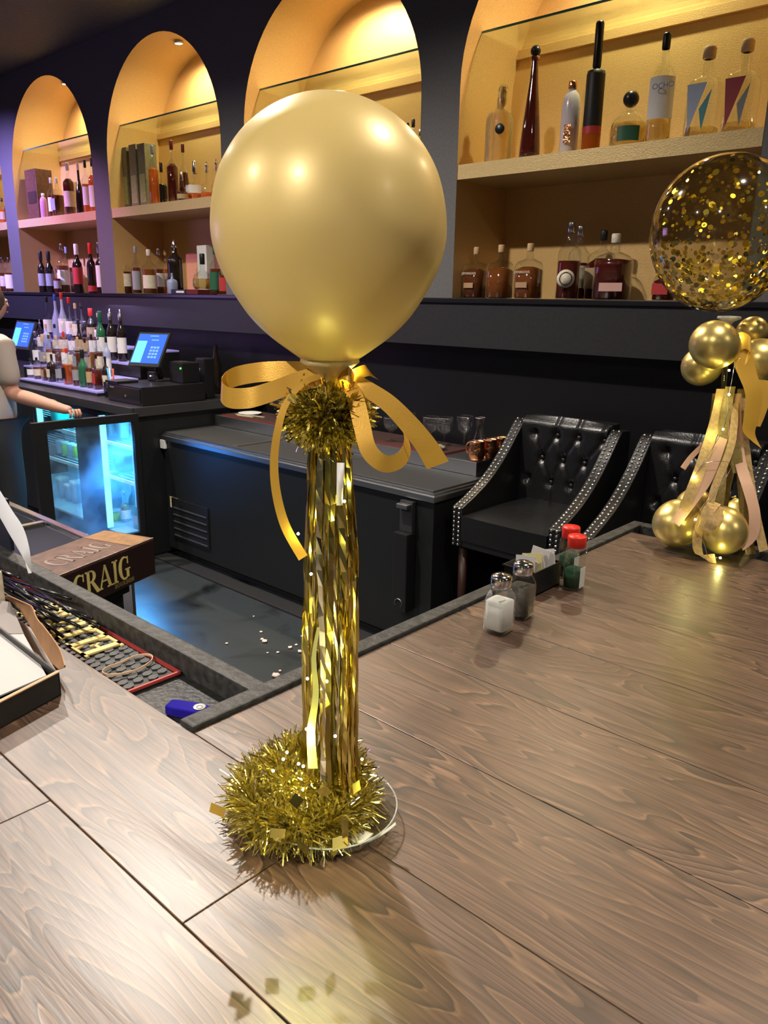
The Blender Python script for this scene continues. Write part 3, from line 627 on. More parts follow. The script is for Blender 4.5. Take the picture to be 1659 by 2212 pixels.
# glass dish at the foot
dc = (BX-0.004, BYc+0.002, CT)
q = MB().lathe([(0.0001, 0.0018), (0.045, 0.0015), (0.055, 0.003), (0.064, 0.010), (0.069, 0.018), (0.0712, 0.0185), (0.0705, 0.016), (0.066, 0.0075), (0.056, 0.0008), (0.045, 0.0003), (0.0001, 0.0003)], 48, dc); q.build('glass_dish', thin_glass('dish_glass', (0.93, 0.95, 0.94), 0.02), t)
q = MB(); P = [V((dc[0]+0.0708*math.cos(a*PI/24), dc[1]+0.0708*math.sin(a*PI/24), CT+0.0185)) for a in range(49)]; q.tube(P, 0.0009, 6); q.build('dish_rim', mat('clear_rim', (0.9, 0.93, 0.92), 0.08, trans=0.6), t)
q = MB().strip(catmull([(dc[0]+0.055, dc[1]-.01, CT+.004), (dc[0]+0.072, dc[1]+.002, CT+.018), (dc[0]+0.082, dc[1]+.012, CT+.03)], 4), [V((-.0015, .0015, 0))]*9); q.build('clear_tab', mat('clear_rim', (0, 0, 0)), t, solid=0.0006)
# white paper foot pieces under the tinsel
q = MB(); r_ = random.Random(5)
for k in range(5):
    a = -1.9+k*0.5; o = V((BX+0.032*math.cos(a), BYc+0.032*math.sin(a), CT+0.006)); U2 = V((math.cos(a), math.sin(a), 0.15)); q.obox(o, U2*0.024, U2.cross(V((0, 0, 1)))*0.02, V((0, 0, 0.002)))
q.build('paper_foot', M_paper, t)
def foil_burst(mb, cfun, n, l0, l1, w0, w1, rnd, up_=0.25, kmax=1.0):
    for _ in range(n):
        c, nrm = cfun(rnd)
        d = V((rnd.gauss(0, 1), rnd.gauss(0, 1), rnd.gauss(0, 1))).normalized()
        d = (nrm*kmax+d*0.95).normalized()
        l = rnd.uniform(l0, l1); wv = d.cross(V((rnd.gauss(0, 1), rnd.gauss(0, 1), rnd.gauss(0, 1)))).normalized()*rnd.uniform(w0, w1)
        bend = V((rnd.gauss(0, 1), rnd.gauss(0, 1), rnd.gauss(0, 1)))*l*0.28
        p0 = V(c); p1 = p0+d*l*0.5+bend*0.4; p2 = p0+d*l+bend*0.3
        if min(p0.z, p1.z, p2.z) < CT+0.0012:
            for p in (p0, p1, p2): p.z = max(p.z, CT+0.0012+rnd.random()*0.002)
        w2 = wv.copy(); w2.rotate(Matrix.Rotation(rnd.uniform(-1, 1), 3, d))
        mb.strip([p0, p1, p2], [wv, w2, w2*0.8], False)
rnd = random.Random(11)
def ringf(rad, cz, thick, c0=(BX, BYc)):
    def f(r):
        a = r.uniform(0, 2*PI); b = r.uniform(0, 2*PI); q = thick*math.sqrt(r.random())
        nr = V((math.cos(a)*math.cos(b), math.sin(a)*math.cos(b), math.sin(b)))
        return V((c0[0]+rad*math.cos(a), c0[1]+rad*math.sin(a), cz))+nr*q, nr
    return f
WR = (BX-0.030, BYc-0.012)
M_tin = mat('tinsel_gold', (0.92, 0.80, 0.22), 0.24, metal=0.95); M_tinp = mat('tinsel_pale', (0.97, 0.92, 0.58), 0.14, metal=1)
for nm, mt_, n in (('tinsel_wreath', M_tin, 5200), ('tinsel_wreath_pale', M_tinp, 5200), ('tinsel_wreath_dark', M_foild, 1500)):
    q = MB(); foil_burst(q, ringf(0.052, CT+0.024, 0.012, WR), n, 0.012, 0.032, 0.0003, 0.0009, rnd)
    foil_burst(q, ringf(0.030, CT+0.046, 0.016, (BX-0.028, BYc)), n//2, 0.012, 0.026, 0.0004, 0.0012, rnd)
    foil_burst(q, ringf(0.058, CT+0.020, 0.012, WR), n//90, 0.012, 0.020, 0.0032, 0.0055, rnd)
    o = q.build(nm, mt_, t); o['kind'] = 'stuff'
for nm, mt_, n in (('tinsel_collar', M_tin, 1800), ('tinsel_collar_pale', M_tinp, 1500), ('tinsel_collar_dark', M_foild, 800)):
    q = MB()
    def cf(r):
        a = r.uniform(0, 2*PI); e = r.uniform(-1, 1); q_ = math.sqrt(1-e*e)
        nr = V((math.cos(a)*q_, math.sin(a)*q_, e*0.8)); z_ = Z(-0.100)
        return V((BX-0.004, BYc, z_))+V((nr.x*0.026, nr.y*0.026, nr.z*0.026)), nr
    foil_burst(q, cf, n, 0.010, 0.024, 0.0004, 0.0011, rnd)
    foil_burst(q, cf, n//40, 0.016, 0.026, 0.003, 0.0055, rnd)
    o = q.build(nm, mt_, t); o['kind'] = 'stuff'
# hanging foil strips, each one a part
zt, zb = Z(-0.118), CT+0.012
for k in range(84):
    a = rnd.uniform(0, 2*PI); rr = 0.011+0.0145*rnd.random()**0.6
    w_ = rnd.uniform(0.0010, 0.0030); zend = zb+rnd.uniform(0, 0.05)*(rnd.random() < 0.6); pts = []; wv = []; ph = rnd.uniform(0, 6)
    ns = 26; tw = a+PI/2+rnd.uniform(-.6, .6)
    for i in range(ns+1):
        f = i/ns; z_ = zt+(zend-zt)*f
        r2 = rr*(0.72+0.32*min(1, f*3))+0.0012*math.sin(9*f+ph)+(0.010*max(0, f-0.84)/0.16)
        aa = a+0.16*math.sin(3*f+ph)
        tw += rnd.uniform(-.55, .55)
        pts.append(V((BX+r2*math.cos(aa)+rnd.uniform(-.0005, .0005), BYc+r2*math.sin(aa)+rnd.uniform(-.0005, .0005), z_)))
        wv.append(V((math.cos(tw), math.sin(tw), rnd.uniform(-.6, .6)))*w_)
    MB().strip(pts, wv, False).build('foil_strip', [M_foil, M_foil, M_foils, M_foild][k % 4], t)
# fairy lights: wire and bulbs
wire = []; bulbs = []
for i in range(150):
    f = i/149; a = 9*f*PI; r2 = 0.017+0.004*math.sin(7*a)
    wire.append(V((BX+r2*math.cos(a), BYc+r2*math.sin(a), Z(-0.05)+(CT+0.03-Z(-0.05))*f)))
for i in range(60):
    a = i*0.42; r2 = 0.030+0.022*math.sin(i*0.9)
    wire.append(V((BX-0.015+r2*math.cos(a), BYc-0.004+r2*math.sin(a), CT+0.030+0.018*math.sin(i*1.3))))
MB().tube(wire, 0.0003, 5).build('light_wire', M_chrome, t)
bl = [pd(742, 812, -0.006), pd(757, 806, -0.012), pd(735, 757, -0.01), pd(744, 1083, -0.024), pd(644, 1153, -0.02), pd(672, 1240, -0.022), pd(664, 1466, -0.03), pd(706, 1472, -0.03), pd(662, 1575, -0.035), pd(724, 1590, -0.035), pd(668, 1600, -0.04), pd(612, 1640, -0.03), pd(645, 1650, -0.04), pd(590, 1665, -0.03), pd(655, 1655, -0.03), pd(620, 1625, -0.02), pd(782, 1640, 0.01)]
for j, p_ in enumerate(bl):
    MB().ball(p_, 0.0012, 8).build('fairy_bulb', M_fairy, t)
    lamp('fairy_lamp', 'POINT', p_, FAIRY_W*{0: 1.0, 1: 1.0, 2: .08, 3: .5, 4: .4, 5: .4, 6: .5, 7: .5}.get(j, 1.5), (1, 0.93, 0.25), 0.003, t)
for k in range(5):
    a = 1.3*k; lamp('fairy_lamp', 'POINT', (BX-0.022+0.024*math.cos(a), BYc-0.004+0.024*math.sin(a), CT+0.045), FAIRY_W*24, (1, 0.93, 0.25), 0.003, t)  # extra lamps without bulbs, added inside the wreath to make the tinsel glow
# satin ribbon
M_rib = mat('gold_satin', (0.70, 0.40, 0.06), 0.30, metal=0.4, bump=0.06, bscale=900)
def rib(name, pts, wid, m=M_rib, par=t, n=7, depth0=None):
    """pts: (px, py, depth offset, band direction dx, dy) in photo pixels on the stand's own depth"""
    D0 = DP if depth0 is None else depth0; Kk = D0/FPX
    P = [at(a, b, D=D0+c) for a, b, c, _, _ in pts]
    W = [(rt*d-up*e) for *_, d, e in pts]
    P = catmull(P, n); W = catmull(W, n); WV = []
    for p_ in P: p_.z = max(p_.z, CT+0.0012)
    for w_, i in zip(W, range(len(P))):
        f = i/(len(P)-1); ww = wid if not isinstance(wid, tuple) else wid[0]+(wid[1]-wid[0])*f
        WV.append(w_.normalized()*ww*Kk*0.5)
    for p_, v_ in zip(P, WV): p_.z = max(p_.z, CT+0.0012+abs(v_.z))
    return MB().strip(P, WV).build(name, m, par, solid=0.00025)
rib('ribbon_loop', [(740, 812, -.008, .2, 1), (700, 806, 0, .1, 1), (640, 802, .012, 0, 1), (570, 803, .018, 0, 1), (505, 815, .014, 0, 1), (478, 838, .002, -.05, 1), (492, 858, -.010, 0, 1), (535, 860, -.016, 0, 1), (580, 848, -.016, 0, 1), (640, 826, -.012, 0, 1), (700, 812, -.010, .2, 1), (742, 818, -.010, .3, 1)], 44)
rib('ribbon_loop', [(750, 822, -.012, 1, .1), (768, 860, -.018, 1, -.1), (782, 920, -.022, 1, -.35), (798, 975, -.024, .75, -.6), (832, 1002, -.022, .25, -1), (866, 992, -.014, -.15, -1), (880, 962, -.004, -.4, -1), (868, 925, .002, -.6, -.9), (835, 880, .002, -.6, -.8), (795, 848, -.002, -.4, -.9), (755, 822, -.010, -.3, -1)], 36)
rib('ribbon_tail', [(750, 812, -.010, -.3, 1), (790, 838, -.012, -.45, .9), (840, 872, -.012, -.55, .85), (885, 918, -.010, -.7, .7), (920, 962, -.008, -.85, .5), (946, 1005, -.006, -.95, .35)], (30, 50))
rib('ribbon_tail', [(742, 814, -.010, 0, 1), (700, 812, -.014, 0, 1), (655, 828, -.018, .3, 1), (618, 872, -.020, .6, .6), (600, 930, -.020, 1, .1), (592, 1000, -.018, 1, 0), (598, 1070, -.016, 1, -.1), (618, 1140, -.014, .9, -.3), (655, 1205, -.012, .8, -.5)], (10, 22))
rib('ribbon_tail', [(750, 815, -.008, .6, .6), (770, 808, -.010, .6, .8), (795, 800, -.012, .5, .9), (806, 815, -.01, .9, .4)], 26)
rib('ribbon_knot', [(728, 806, -.012, .1, 1), (742, 802, -.019, 0, 1), (757, 812, -.020, 0, 1), (764, 826, -.012, -.1, 1)], 34)
rib('pale_strip', [(688, 1355, -.028, 1, .1), (678, 1420, -.030, 1, 0), (682, 1500, -.032, 1, .1), (672, 1580, -.034, 1, 0), (676, 1660, -.034, 1, 0)], (6, 20), mat('pale_yellow_foil', (0.80, 0.80, 0.25), 0.35, metal=0.5))
# big loose foil squares around the wreath
q = MB()
for px, py, s in ((470, 1750, 12), (462, 1775, 10), (640, 1730, 12), (700, 1710, 10), (735, 1850-30, 12), (655, 1850-20, 12), (770, 1700, 9), (745, 1790, 13), (600, 1800, 11), (540, 1820, 10)):
    p_ = at(px, py, D=DP-0.02); p_.z = max(p_.z, CT+0.012); n_ = V((rnd.gauss(0, 1), rnd.gauss(0, 1), rnd.gauss(0, 1))).normalized(); u_ = n_.orthogonal()*s*K; v_ = n_.cross(u_)
    q.add([p_-u_-v_, p_+u_-v_, p_+u_+v_, p_-u_+v_], [(0, 1, 2, 3)])
q.build('foil_squares', M_foild, t)['kind'] = 'stuff'

# ================================================================= CONFETTI BALLOON CENTREPIECE
D2 = (at(1540, 1195, Z=CT)-V((0, 0, EYE))).dot(fwd); CX2, CY2 = -0.553, 1.690
t = thing('confetti_centrepiece', 'clear confetti balloon on crepe strips and small gold balloons, at the far right', 'balloon centrepiece', (CX2, CY2, CT))
K2 = D2/FPX
bc2 = at(1562, 500, D=D2); RB2 = 152*K2
MB().lathe([(max(1e-4, RB2*math.sin(PI*i/28)*(1 if i < 15 else 1-0.004*(i-14))), RB2*(1.03 if i < 14 else 1.12)*math.cos(PI*i/28)) for i in range(28)], 56, bc2).build('clear_balloon', thin_glass('clear_latex', (0.88, 0.85, 0.68), 0.06, 1.0), t)
q = MB(); q2 = MB(); rnd = random.Random(4)
for k in range(1500):
    d = V((rnd.gauss(0, 1), rnd.gauss(0, 1), rnd.gauss(-.45, 1))).normalized(); r2 = RB2*0.985
    if rnd.random() < .25: d = V((d.x, d.y, -abs(d.z)-.3)).normalized()
    p_ = bc2+V((d.x*r2, d.y*r2, d.z*r2*(1.02 if d.z > 0 else 1.09))); s = rnd.choice([.0022, .0035, .0055, .0075])*(1 if k % 3 else .8)
    n_ = (d+V((rnd.gauss(0, .25), rnd.gauss(0, .25), rnd.gauss(0, .25)))).normalized(); u_ = n_.orthogonal().normalized(); v_ = n_.cross(u_)
    vs = [p_+(u_*math.cos(2*PI*j/8)+v_*math.sin(2*PI*j/8))*s for j in range(8)]
    (q if k % 3 else q2).add(vs, [tuple(range(8))])
q.build('confetti', mat('confetti_gold', (0.85, 0.60, 0.06), 0.25, metal=0.9), t)['kind'] = 'stuff'
q2.build('confetti_shiny', M_foild, t)['kind'] = 'stuff'
MB().lathe([(0.0001, .006), (0.024, 0.005), (0.026, 0), (0.012, -0.006), (0.006, -0.014)], 28, at(1575, 688, D=D2)).build('balloon_cup', M_white, t)
M_chr = mat('chrome_gold_latex', (0.74, 0.58, 0.20), 0.32, metal=0.8)
def small_balloon(px, py, r, dz, tipd):
    c_ = at(px, py, D=D2+dz); rr = r*(D2+dz)/FPX
    pr = [(max(1e-4, rr*math.sin(PI*i/20)), rr*math.cos(PI*i/20)*(1 if i < 11 else 1.1)) for i in range(20)]+[(rr*.10, -rr*1.12), (rr*.08, -rr*1.18), (rr*.14, -rr*1.24)]
    MB().lathe(pr, 36, c_, axis=-V(tipd)).build('small_balloon', M_chr, t)
small_balloon(1514, 792, 41, .03, rt*.8+up*.2); small_balloon(1542, 744, 51, -.045, rt*.8-up*.5); small_balloon(1626, 716, 32, .06, -rt-up*.3); small_balloon(1642, 780, 48, .0, -rt+up*.2)
small_balloon(1462, 1132, 51, .01, rt*.6+up*.8); small_balloon(1563, 1148, 50, -.04, up*1.0-rt*.1); small_balloon(1500, 1100, 42, .075, up+rt*.2); small_balloon(1600, 1120, 40, .06, up-rt*.3)
MB().box(CX2-0.085, CX2+0.085, CY2-0.055, CY2+0.08, CT+0.0005, CT+0.006).build('base_plate', thin_glass('acrylic', (0.85, 0.88, 0.86), 0.05), t)
MB().cyl((CX2, CY2, CT+0.006), at(1575, 700, D=D2), 0.006, n=10).build('clear_rod', thin_glass('acrylic'), t)
M_crepe = mat('gold_crepe', (0.50, 0.34, 0.14), 0.45, metal=0.35, bump=0.2, bscale=120, var=0.2)
M_crepe2 = mat('olive_crepe', (0.30, 0.22, 0.07), 0.4, metal=0.45, bump=0.2, bscale=120, var=0.2)
M_pink = mat('rose_crepe', (0.62, 0.38, 0.26), 0.5, metal=0.2)
def crepe(pts, wid, m=M_crepe): rib('crepe_strip', pts, wid, m, t, 5, D2)
crepe([(1578, 835, -.02, 1, 0), (1570, 880, -.03, 1, 0), (1562, 930, -.035, 1, .05), (1560, 1000, -.04, 1, 0), (1556, 1060, -.05, 1, 0), (1550, 1100, -.05, 1, 0)], 22, M_crepe2)
crepe([(1560, 840, -.02, 1, 0), (1548, 900, -.03, 1, .2), (1530, 960, -.04, 1, .3), (1510, 1020, -.06, .9, .4), (1490, 1070, -.07, .8, .5), (1478, 1100, -.07, .8, .6)], 24)
crepe([(1575, 900, -.02, 1, .2), (1556, 960, -.04, 1, .3), (1530, 1030, -.05, .9, .4), (1500, 1075, -.06, .8, .5), (1458, 1130, -.075, .7, .6)], 22, M_pink)
crepe([(1590, 850, -.01, 1, 0), (1590, 920, -.02, 1, -.1), (1600, 1000, -.03, 1, -.3), (1618, 1060, -.05, 1, -.3), (1630, 1110, -.06, 1, -.1), (1625, 1155, -.06, 1, .3), (1600, 1178, -.06, .4, 1)], 24, M_pink)
crepe([(1600, 860, 0, 1, 0), (1608, 950, 0, 1, -.1), (1618, 1030, -.01, 1, -.2), (1632, 1110, -.02, 1, -.1), (1650, 1190, -.03, 1, -.3)], 20)
crepe([(1550, 850, .0, 1, 0), (1540, 930, .0, 1, .2), (1520, 1000, .0, 1, .3), (1500, 1060, -.01, 1, .4), (1480, 1090, -.02, 1, .4)], 22, M_crepe2)
crepe([(1588, 870, -.02, 1, 0), (1580, 960, -.04, 1, .2), (1545, 1050, -.06, 1, .3), (1528, 1110, -.07, .9, .3), (1506, 1155, -.075, .8, .4)], 16)
crepe([(1570, 860, -.01, 1, 0), (1584, 940, -.02, 1, -.2), (1600, 990, -.02, 1, -.2), (1604, 1050, -.01, 1, 0), (1610, 1120, 0, 1, -.1), (1622, 1200, -.01, 1, -.1)], 22, M_crepe2)
crepe([(1565, 900, -.02, .9, .3), (1530, 950, -.02, .9, .4), (1495, 985, -.02, .9, .4), (1475, 1012, -.03, .8, .5)], 12, M_pink)
crepe([(1545, 1085, -.06, .9, .3), (1530, 1105, -.085, .9, .4), (1520, 1145, -.09, .8, .5)], 26)
crepe([(1560, 1095, -.06, .9, .4), (1545, 1125, -.09, .9, .4), (1530, 1142, -.09, .8, .5)], 24, M_crepe)
crepe([(1518, 1120, -.05, 1, .2), (1506, 1160, -.06, 1, 0), (1512, 1200, -.065, .8, .3), (1545, 1210, -.07, .2, 1)], 20)
crepe([(1586, 950, -.03, 1, .1), (1592, 1000, -.03, 1, .1), (1596, 1022, -.03, 1, 0)], 26, M_crepe2)
crepe([(1605, 840, .02, 1, 0), (1590, 960, .03, 1, 0), (1570, 1040, .03, 1, 0), (1560, 1100, .03, 1, 0)], 24, M_crepe2)
rib('ribbon_tail', [(1600, 745, -.05, .9, -.3), (1612, 800, -.05, 1, -.1), (1628, 850, -.05, 1, -.1), (1622, 905, -.045, 1, .1), (1618, 935, -.04, 1, .2), (1636, 962, -.04, .8, .6)], (44, 22), M_rib, t, 5, D2)
rib('ribbon_loop', [(1590, 745, -.05, .3, 1), (1606, 735, -.055, .2, 1), (1622, 748, -.055, 0, 1), (1612, 772, -.05, -.3, 1), (1592, 765, -.05, -.5, .8)], 36, M_rib, t, 5, D2)
rib('ribbon_tail', [(1640, 820, -.04, 1, .1), (1640, 870, -.04, 1, 0), (1625, 920, -.04, 1, .1)], (50, 34), M_rib, t, 5, D2)
for j, (px, py, dz) in enumerate([(1598, 728, -.06), (1575, 852, -.06), (1562, 927, -.065), (1500, 1030, -.065), (1502, 1122, -.09), (1556, 1205, -.08), (1640, 372, -.10), (1575, 800, -.05)]):
    p_ = at(px, py, D=D2+dz)
    if p_.z < CT+0.004: p_.z = CT+0.004
    MB().ball(p_, 0.0024, 8).build('fairy_bulb', M_fairy, t)
    lamp('fairy_lamp', 'POINT', p_, FAIRY_W*2, (1, 0.93, 0.25), 0.003, t)
MB().tube(catmull([at(px, py, D=D2+dz) for px, py, dz in ((1598, 728, -.058), (1575, 852, -.058), (1562, 927, -.063), (1500, 1030, -.063), (1525, 1000, -.06), (1580, 1010, -.06), (1500, 1122, -.088), (1520, 1170, -.085), (1532, 1205, -.08), (1556, 1203, -.08))], 5), 0.0005, 5).build('light_wire', M_chrome, t)

# ================================================================= BOTTLE COOLER (chest) AND WHAT STANDS ON IT
FX0, FX1, FY = -4.225, -2.041, 2.59; TZ = Z(-0.81)
t = thing('chest_cooler', 'long black chest bottle cooler with stainless top behind the bar', 'cooler', ((FX0+FX1)/2, 2.94, 0))
MB().box(FX0+0.01, FX1-0.012, FY+0.015, 3.30, 0.06, TZ-0.05).build('cabinet', M_blackmetal, t)
MB().box(FX0+0.05, FX1-0.05, FY+0.06, 3.26, 0.0, 0.06).build('kick_base', M_plastic, t)
MB().box(FX0, FX1, FY, 3.32, TZ-0.05, TZ-0.022, b=0.003).build('top_frame', M_steel, t)
MB().box(FX0+0.006, FX1-0.008, FY+0.010, 2.99, TZ-0.022, TZ-0.010, b=0.002).build('lid_track', M_steel, t)
M_lid = mat('dull_steel', (0.14, 0.145, 0.155), 0.42, metal=0.9, bump=0.1, bscale=200)
lx = [FX0+0.012, -3.50, -2.80, FX1-0.020]
for k in range(3): MB().box(lx[k]+0.001, lx[k+1]-0.001, FY+0.018, 2.985, TZ-0.010, TZ, b=0.003).build('sliding_lid', M_lid, t)
q = MB().box(-3.52, -3.49, FY+0.03, 2.96, TZ, TZ+0.006, b=0.002); q.build('lid_handle', M_steel, t)
q = MB().box(FX0+0.01, -2.108, 2.992, 3.32, TZ-0.022, Z(-0.742), b=0.003); q.build('back_shelf', M_steel, t)
MB().box(-2.107, FX1, 2.992, 3.32, TZ-0.022, TZ-0.004).build('side_step', M_black, t)
v = MB(); vx0, vx1 = at(375, 1140, Y=FY).x, at(447, 1180, Y=FY).x
zv = [0.17+k*0.045 for k in range(5)]
for k in range(5): MB().obox((vx0, FY+0.014, zv[k]), (vx1-vx0, 0, 0), (0, -0.012, -0.016), (0, 0, 0.005)).build('vent_slat', mat('vent_slat', (0.03, 0.032, 0.036), 0.35), t)
MB().box(vx0-0.015, vx1+0.015, FY+0.006, FY+0.0148, 0.14, 0.40).build('vent_panel', M_plastic, t)
p0 = at(352, 957, Y=FY); MB().box(p0.x-0.03, p0.x+0.02, FY-0.004, FY+0.014, p0.z-0.035, p0.z+0.02, b=0.003).build('latch', M_white, t)
p0 = at(355, 936, Y=FY); MB().box(p0.x-0.02, p0.x+0.17, FY+0.003, FY+0.0148, p0.z-0.045, p0.z-0.030).build('handle_bar', M_steel, t)
p0 = at(372, 1087, Y=FY); MB().box(p0.x-0.045, p0.x+0.045, FY+0.0135, FY+0.0148, p0.z-0.035, p0.z+0.035).build('sticker', M_cream, t)
MB().box(p0.x-0.035, p0.x+0.035, FY+0.0125, FY+0.0134, p0.z-0.003, p0.z+0.003).box(p0.x-0.045, p0.x+0.045, FY+0.0125, FY+0.0134, p0.z+0.025, p0.z+0.034).build('sticker_print', mat('sticker_yellow', (0.6, 0.42, 0.05), 0.5), t)
# opener with cap catcher on the front
oc = thing('bottle_opener_catcher', 'black bottle opener and cap catcher on the cooler front', 'bottle opener', (-2.20, FY-0.03, Z(-1.15)))
MB().box(-2.235, -2.150, FY-0.050, FY+0.013, Z(-1.40), Z(-1.02), b=0.006).build('cap_catcher', M_plastic, oc)
MB().box(-2.230, -2.155, FY-0.012, FY+0.013, Z(-1.02), Z(-0.875), b=0.004).build('mount_plate', mat('grey_plastic', (0.03, 0.03, 0.033), 0.35), oc)
MB().box(-2.225, -2.160, FY-0.045, FY-0.012, Z(-0.905), Z(-0.885), b=0.004).build('opener_tongue', M_steel, oc)
MB().tube([V((-2.1925+0.022*math.cos(a), FY-0.052, Z(-1.36)+0.022*math.sin(a))) for a in [x_*PI/9 for x_ in range(-2, 12)]], 0.002, 6).build('ring_mark', M_steel, oc)
# mats, plate, sticks, glasses, mugs on the back shelf
SH = Z(-0.742)
def bar_mat(name, label, x0, x1, y0, y1):
    tt = thing(name, label, 'mat', ((x0+x1)/2, (y0+y1)/2, SH))
    MB().box(x0, x1, y0, y1, SH+0.0005, SH+0.008, b=0.002).build('mat_base', mat('brown_mat', (0.05, 0.022, 0.018), 0.6, bump=0.8, bscale=200), tt)
    q = MB(); q.box(x0-0.002, x1+0.002, y0-0.003, y0-.0002, SH+0.0005, SH+0.010).box(x0-0.003, x0-.0002, y0, y1, SH+0.0005, SH+0.010).box(x1+.0002, x1+0.003, y0, y1, SH+0.0005, SH+0.010); q.build('red_edge', mat('dark_red_rubber', (0.13, 0.02, 0.02), 0.5), tt)
bar_mat('rubber_mat', 'brown rubber mat with red edge on the left of the cooler shelf', -4.15, -3.15, 3.01, 3.28)
bar_mat('rubber_mat', 'brown rubber mat with red edge under the cocktail glasses', -3.05, -2.33, 3.01, 3.28)
p0 = at(552, 890, Z=SH+0.02); tt = thing('white_plate', 'small white plate on the left rubber mat', 'plate', (p0.x, 3.14, SH+0.0085)); 
MB().lathe([(0.0001, .002), (0.05, 0.002), (0.075, 0.012), (0.077, 0.012), (0.055, 0.0), (0.0001, 0)], 28, (p0.x, 3.14, SH+0.0085)).build('plate_dish', M_white, tt)
for k, (px, dy) in enumerate(((525, 0), (575, .03), (548, -.02))):
    p0 = at(px, 897, Z=SH+0.012); o = MB().obox((p0.x-0.07, 3.06+dy, SH+0.0095), (0.13, 0.02, 0), (0, 0.012, 0), (0, 0, 0.005)).build('wooden_stick', mat('pale_wood', (0.5, 0.42, 0.26), 0.6)); tag(o, ['leftmost', 'rightmost', 'middle'][k]+' pale flat wooden stick on the left rubber mat', 'stick', 'pale wooden sticks on the left rubber mat')
def stem_glass(label, x, y, h, r, cat='glass', name='cocktail_glass', grp=None):
    tt = thing(name, label, cat, (x, y, SH+0.0085), grp)
    MB().lathe([(r*.72, 0), (r*.70, .002), (r*.12, .008), (r*.08, .014), (r*.08, h*.38), (r*.25, h*.43), (r*.75, h*.55), (r*.98, h*.75), (r, h), (r*.97, h), (r*.95, h*.76), (r*.7, h*.58), (r*.15, h*.47), (0.0001, h*.46)], 24).build('bowl_and_stem', thin_glass('barware', (0.93, 0.94, 0.94), 0.05, 1.0), tt, False)
    MB().lathe([(r*1.0, h), (r*1.015, h+.0015), (r*.96, h+.0015)], 24).build('rim', M_chrome, tt, False)
k = 0
for px, yy, hh, lbl in ((960, 3.18, .15, 'large stemmed glass nearest the copper mugs'), (1003, 3.245, .16, 'stemmed glass behind and left of the copper mugs'), (930, 3.2, .14, 'stemmed glass beside the ribbon tail end'), (620, 3.10, .14, 'stemmed glass left of the tinsel collar'), (650, 3.2, .15, 'stemmed glass behind the ribbon loop base'), (600, 3.2, .14, 'stemmed glass farthest left on the cooler'), (685, 3.12, .14, 'stemmed glass hidden partly by tinsel collar'), (845, 3.08, .13, 'stemmed glass seen through the right ribbon loop'), (880, 3.2, .14, 'stemmed glass behind the right ribbon tail')):
    p0 = at(px, 940, Y=yy); stem_glass(lbl, p0.x, yy, hh, .045)
p0 = at(1035, 950, Y=3.2); tt = thing('glass_carafe', 'small clear carafe behind the copper mugs', 'carafe', (p0.x, 3.2, SH+0.0085))
MB().lathe([(0.0001, 0.001), (0.03, 0.001), (0.036, 0.03), (0.03, 0.07), (0.018, 0.10), (0.018, 0.14), (0.026, 0.17)], 22).build('flask', thin_glass('barware'), tt, False)
MB().lathe([(0.026, 0.17), (0.0275, 0.172), (0.0255, 0.173)], 22).build('rim', M_chrome, tt, False)
def mug(label, x, y, z):
    tt = thing('copper_mug', label, 'mug', (x, y, z), 'copper mugs on the cooler')
    MB().lathe([(0.0001, 0), (0.030, 0), (0.035, 0.006), (0.041, 0.03), (0.041, 0.05), (0.037, 0.07), (0.036, 0.088), (0.038, 0.094), (0.0365, 0.094), (0.034, 0.086), (0.034, 0.02), (0.0001, 0.01)], 28).build('cup', M_copper, tt, False)
    MB().tube(catmull([(-0.036, 0, 0.078), (-0.052, 0, 0.080), (-0.064, 0, 0.062), (-0.058, 0, 0.036), (-0.040, 0, 0.024)], 5), 0.0035, 8).build('handle', M_copper, tt, False)
    MB().lathe([(0.0385, 0.0935), (0.039, 0.0955), (0.0360, 0.0955)], 28).build('rim', M_chrome, tt, False)
for lbl, px, yy in (('copper mug with handle nearest the front of the cooler', 1030, 3.035), ('copper mug, middle of the row of three', 1057, 3.125), ('copper mug at the back of the row of three', 1080, 3.215)):
    p0 = at(px, 970, Y=yy); mug(lbl, p0.x, yy, SH+0.001)
o = thing('dried_fruit_tray', 'shallow glass tray of pale dried slices beside the copper mugs', 'tray', (-2.43, 3.075, SH+0.0085))
MB().lathe([(0.0001, 0.001), (0.045, 0.001), (0.058, 0.015), (0.060, 0.015), (0.047, 0), (0.0001, 0)], 26).build('glass_dish', thin_glass('barware'), o, False)
q = MB(); r_ = random.Random(2)
for k in range(34):
    a = r_.uniform(0, 6.28); rr = 0.040*math.sqrt(r_.random()); q.cyl((rr*math.cos(a), rr*math.sin(a), 0.006+0.014*r_.random()), (rr*math.cos(a)+.002, rr*math.sin(a), 0.010+0.014*r_.random()), 0.014, n=8)
q.build('slices', mat('dried_slice', (0.30, 0.29, 0.17), 0.7), o, False)['kind'] = 'stuff'

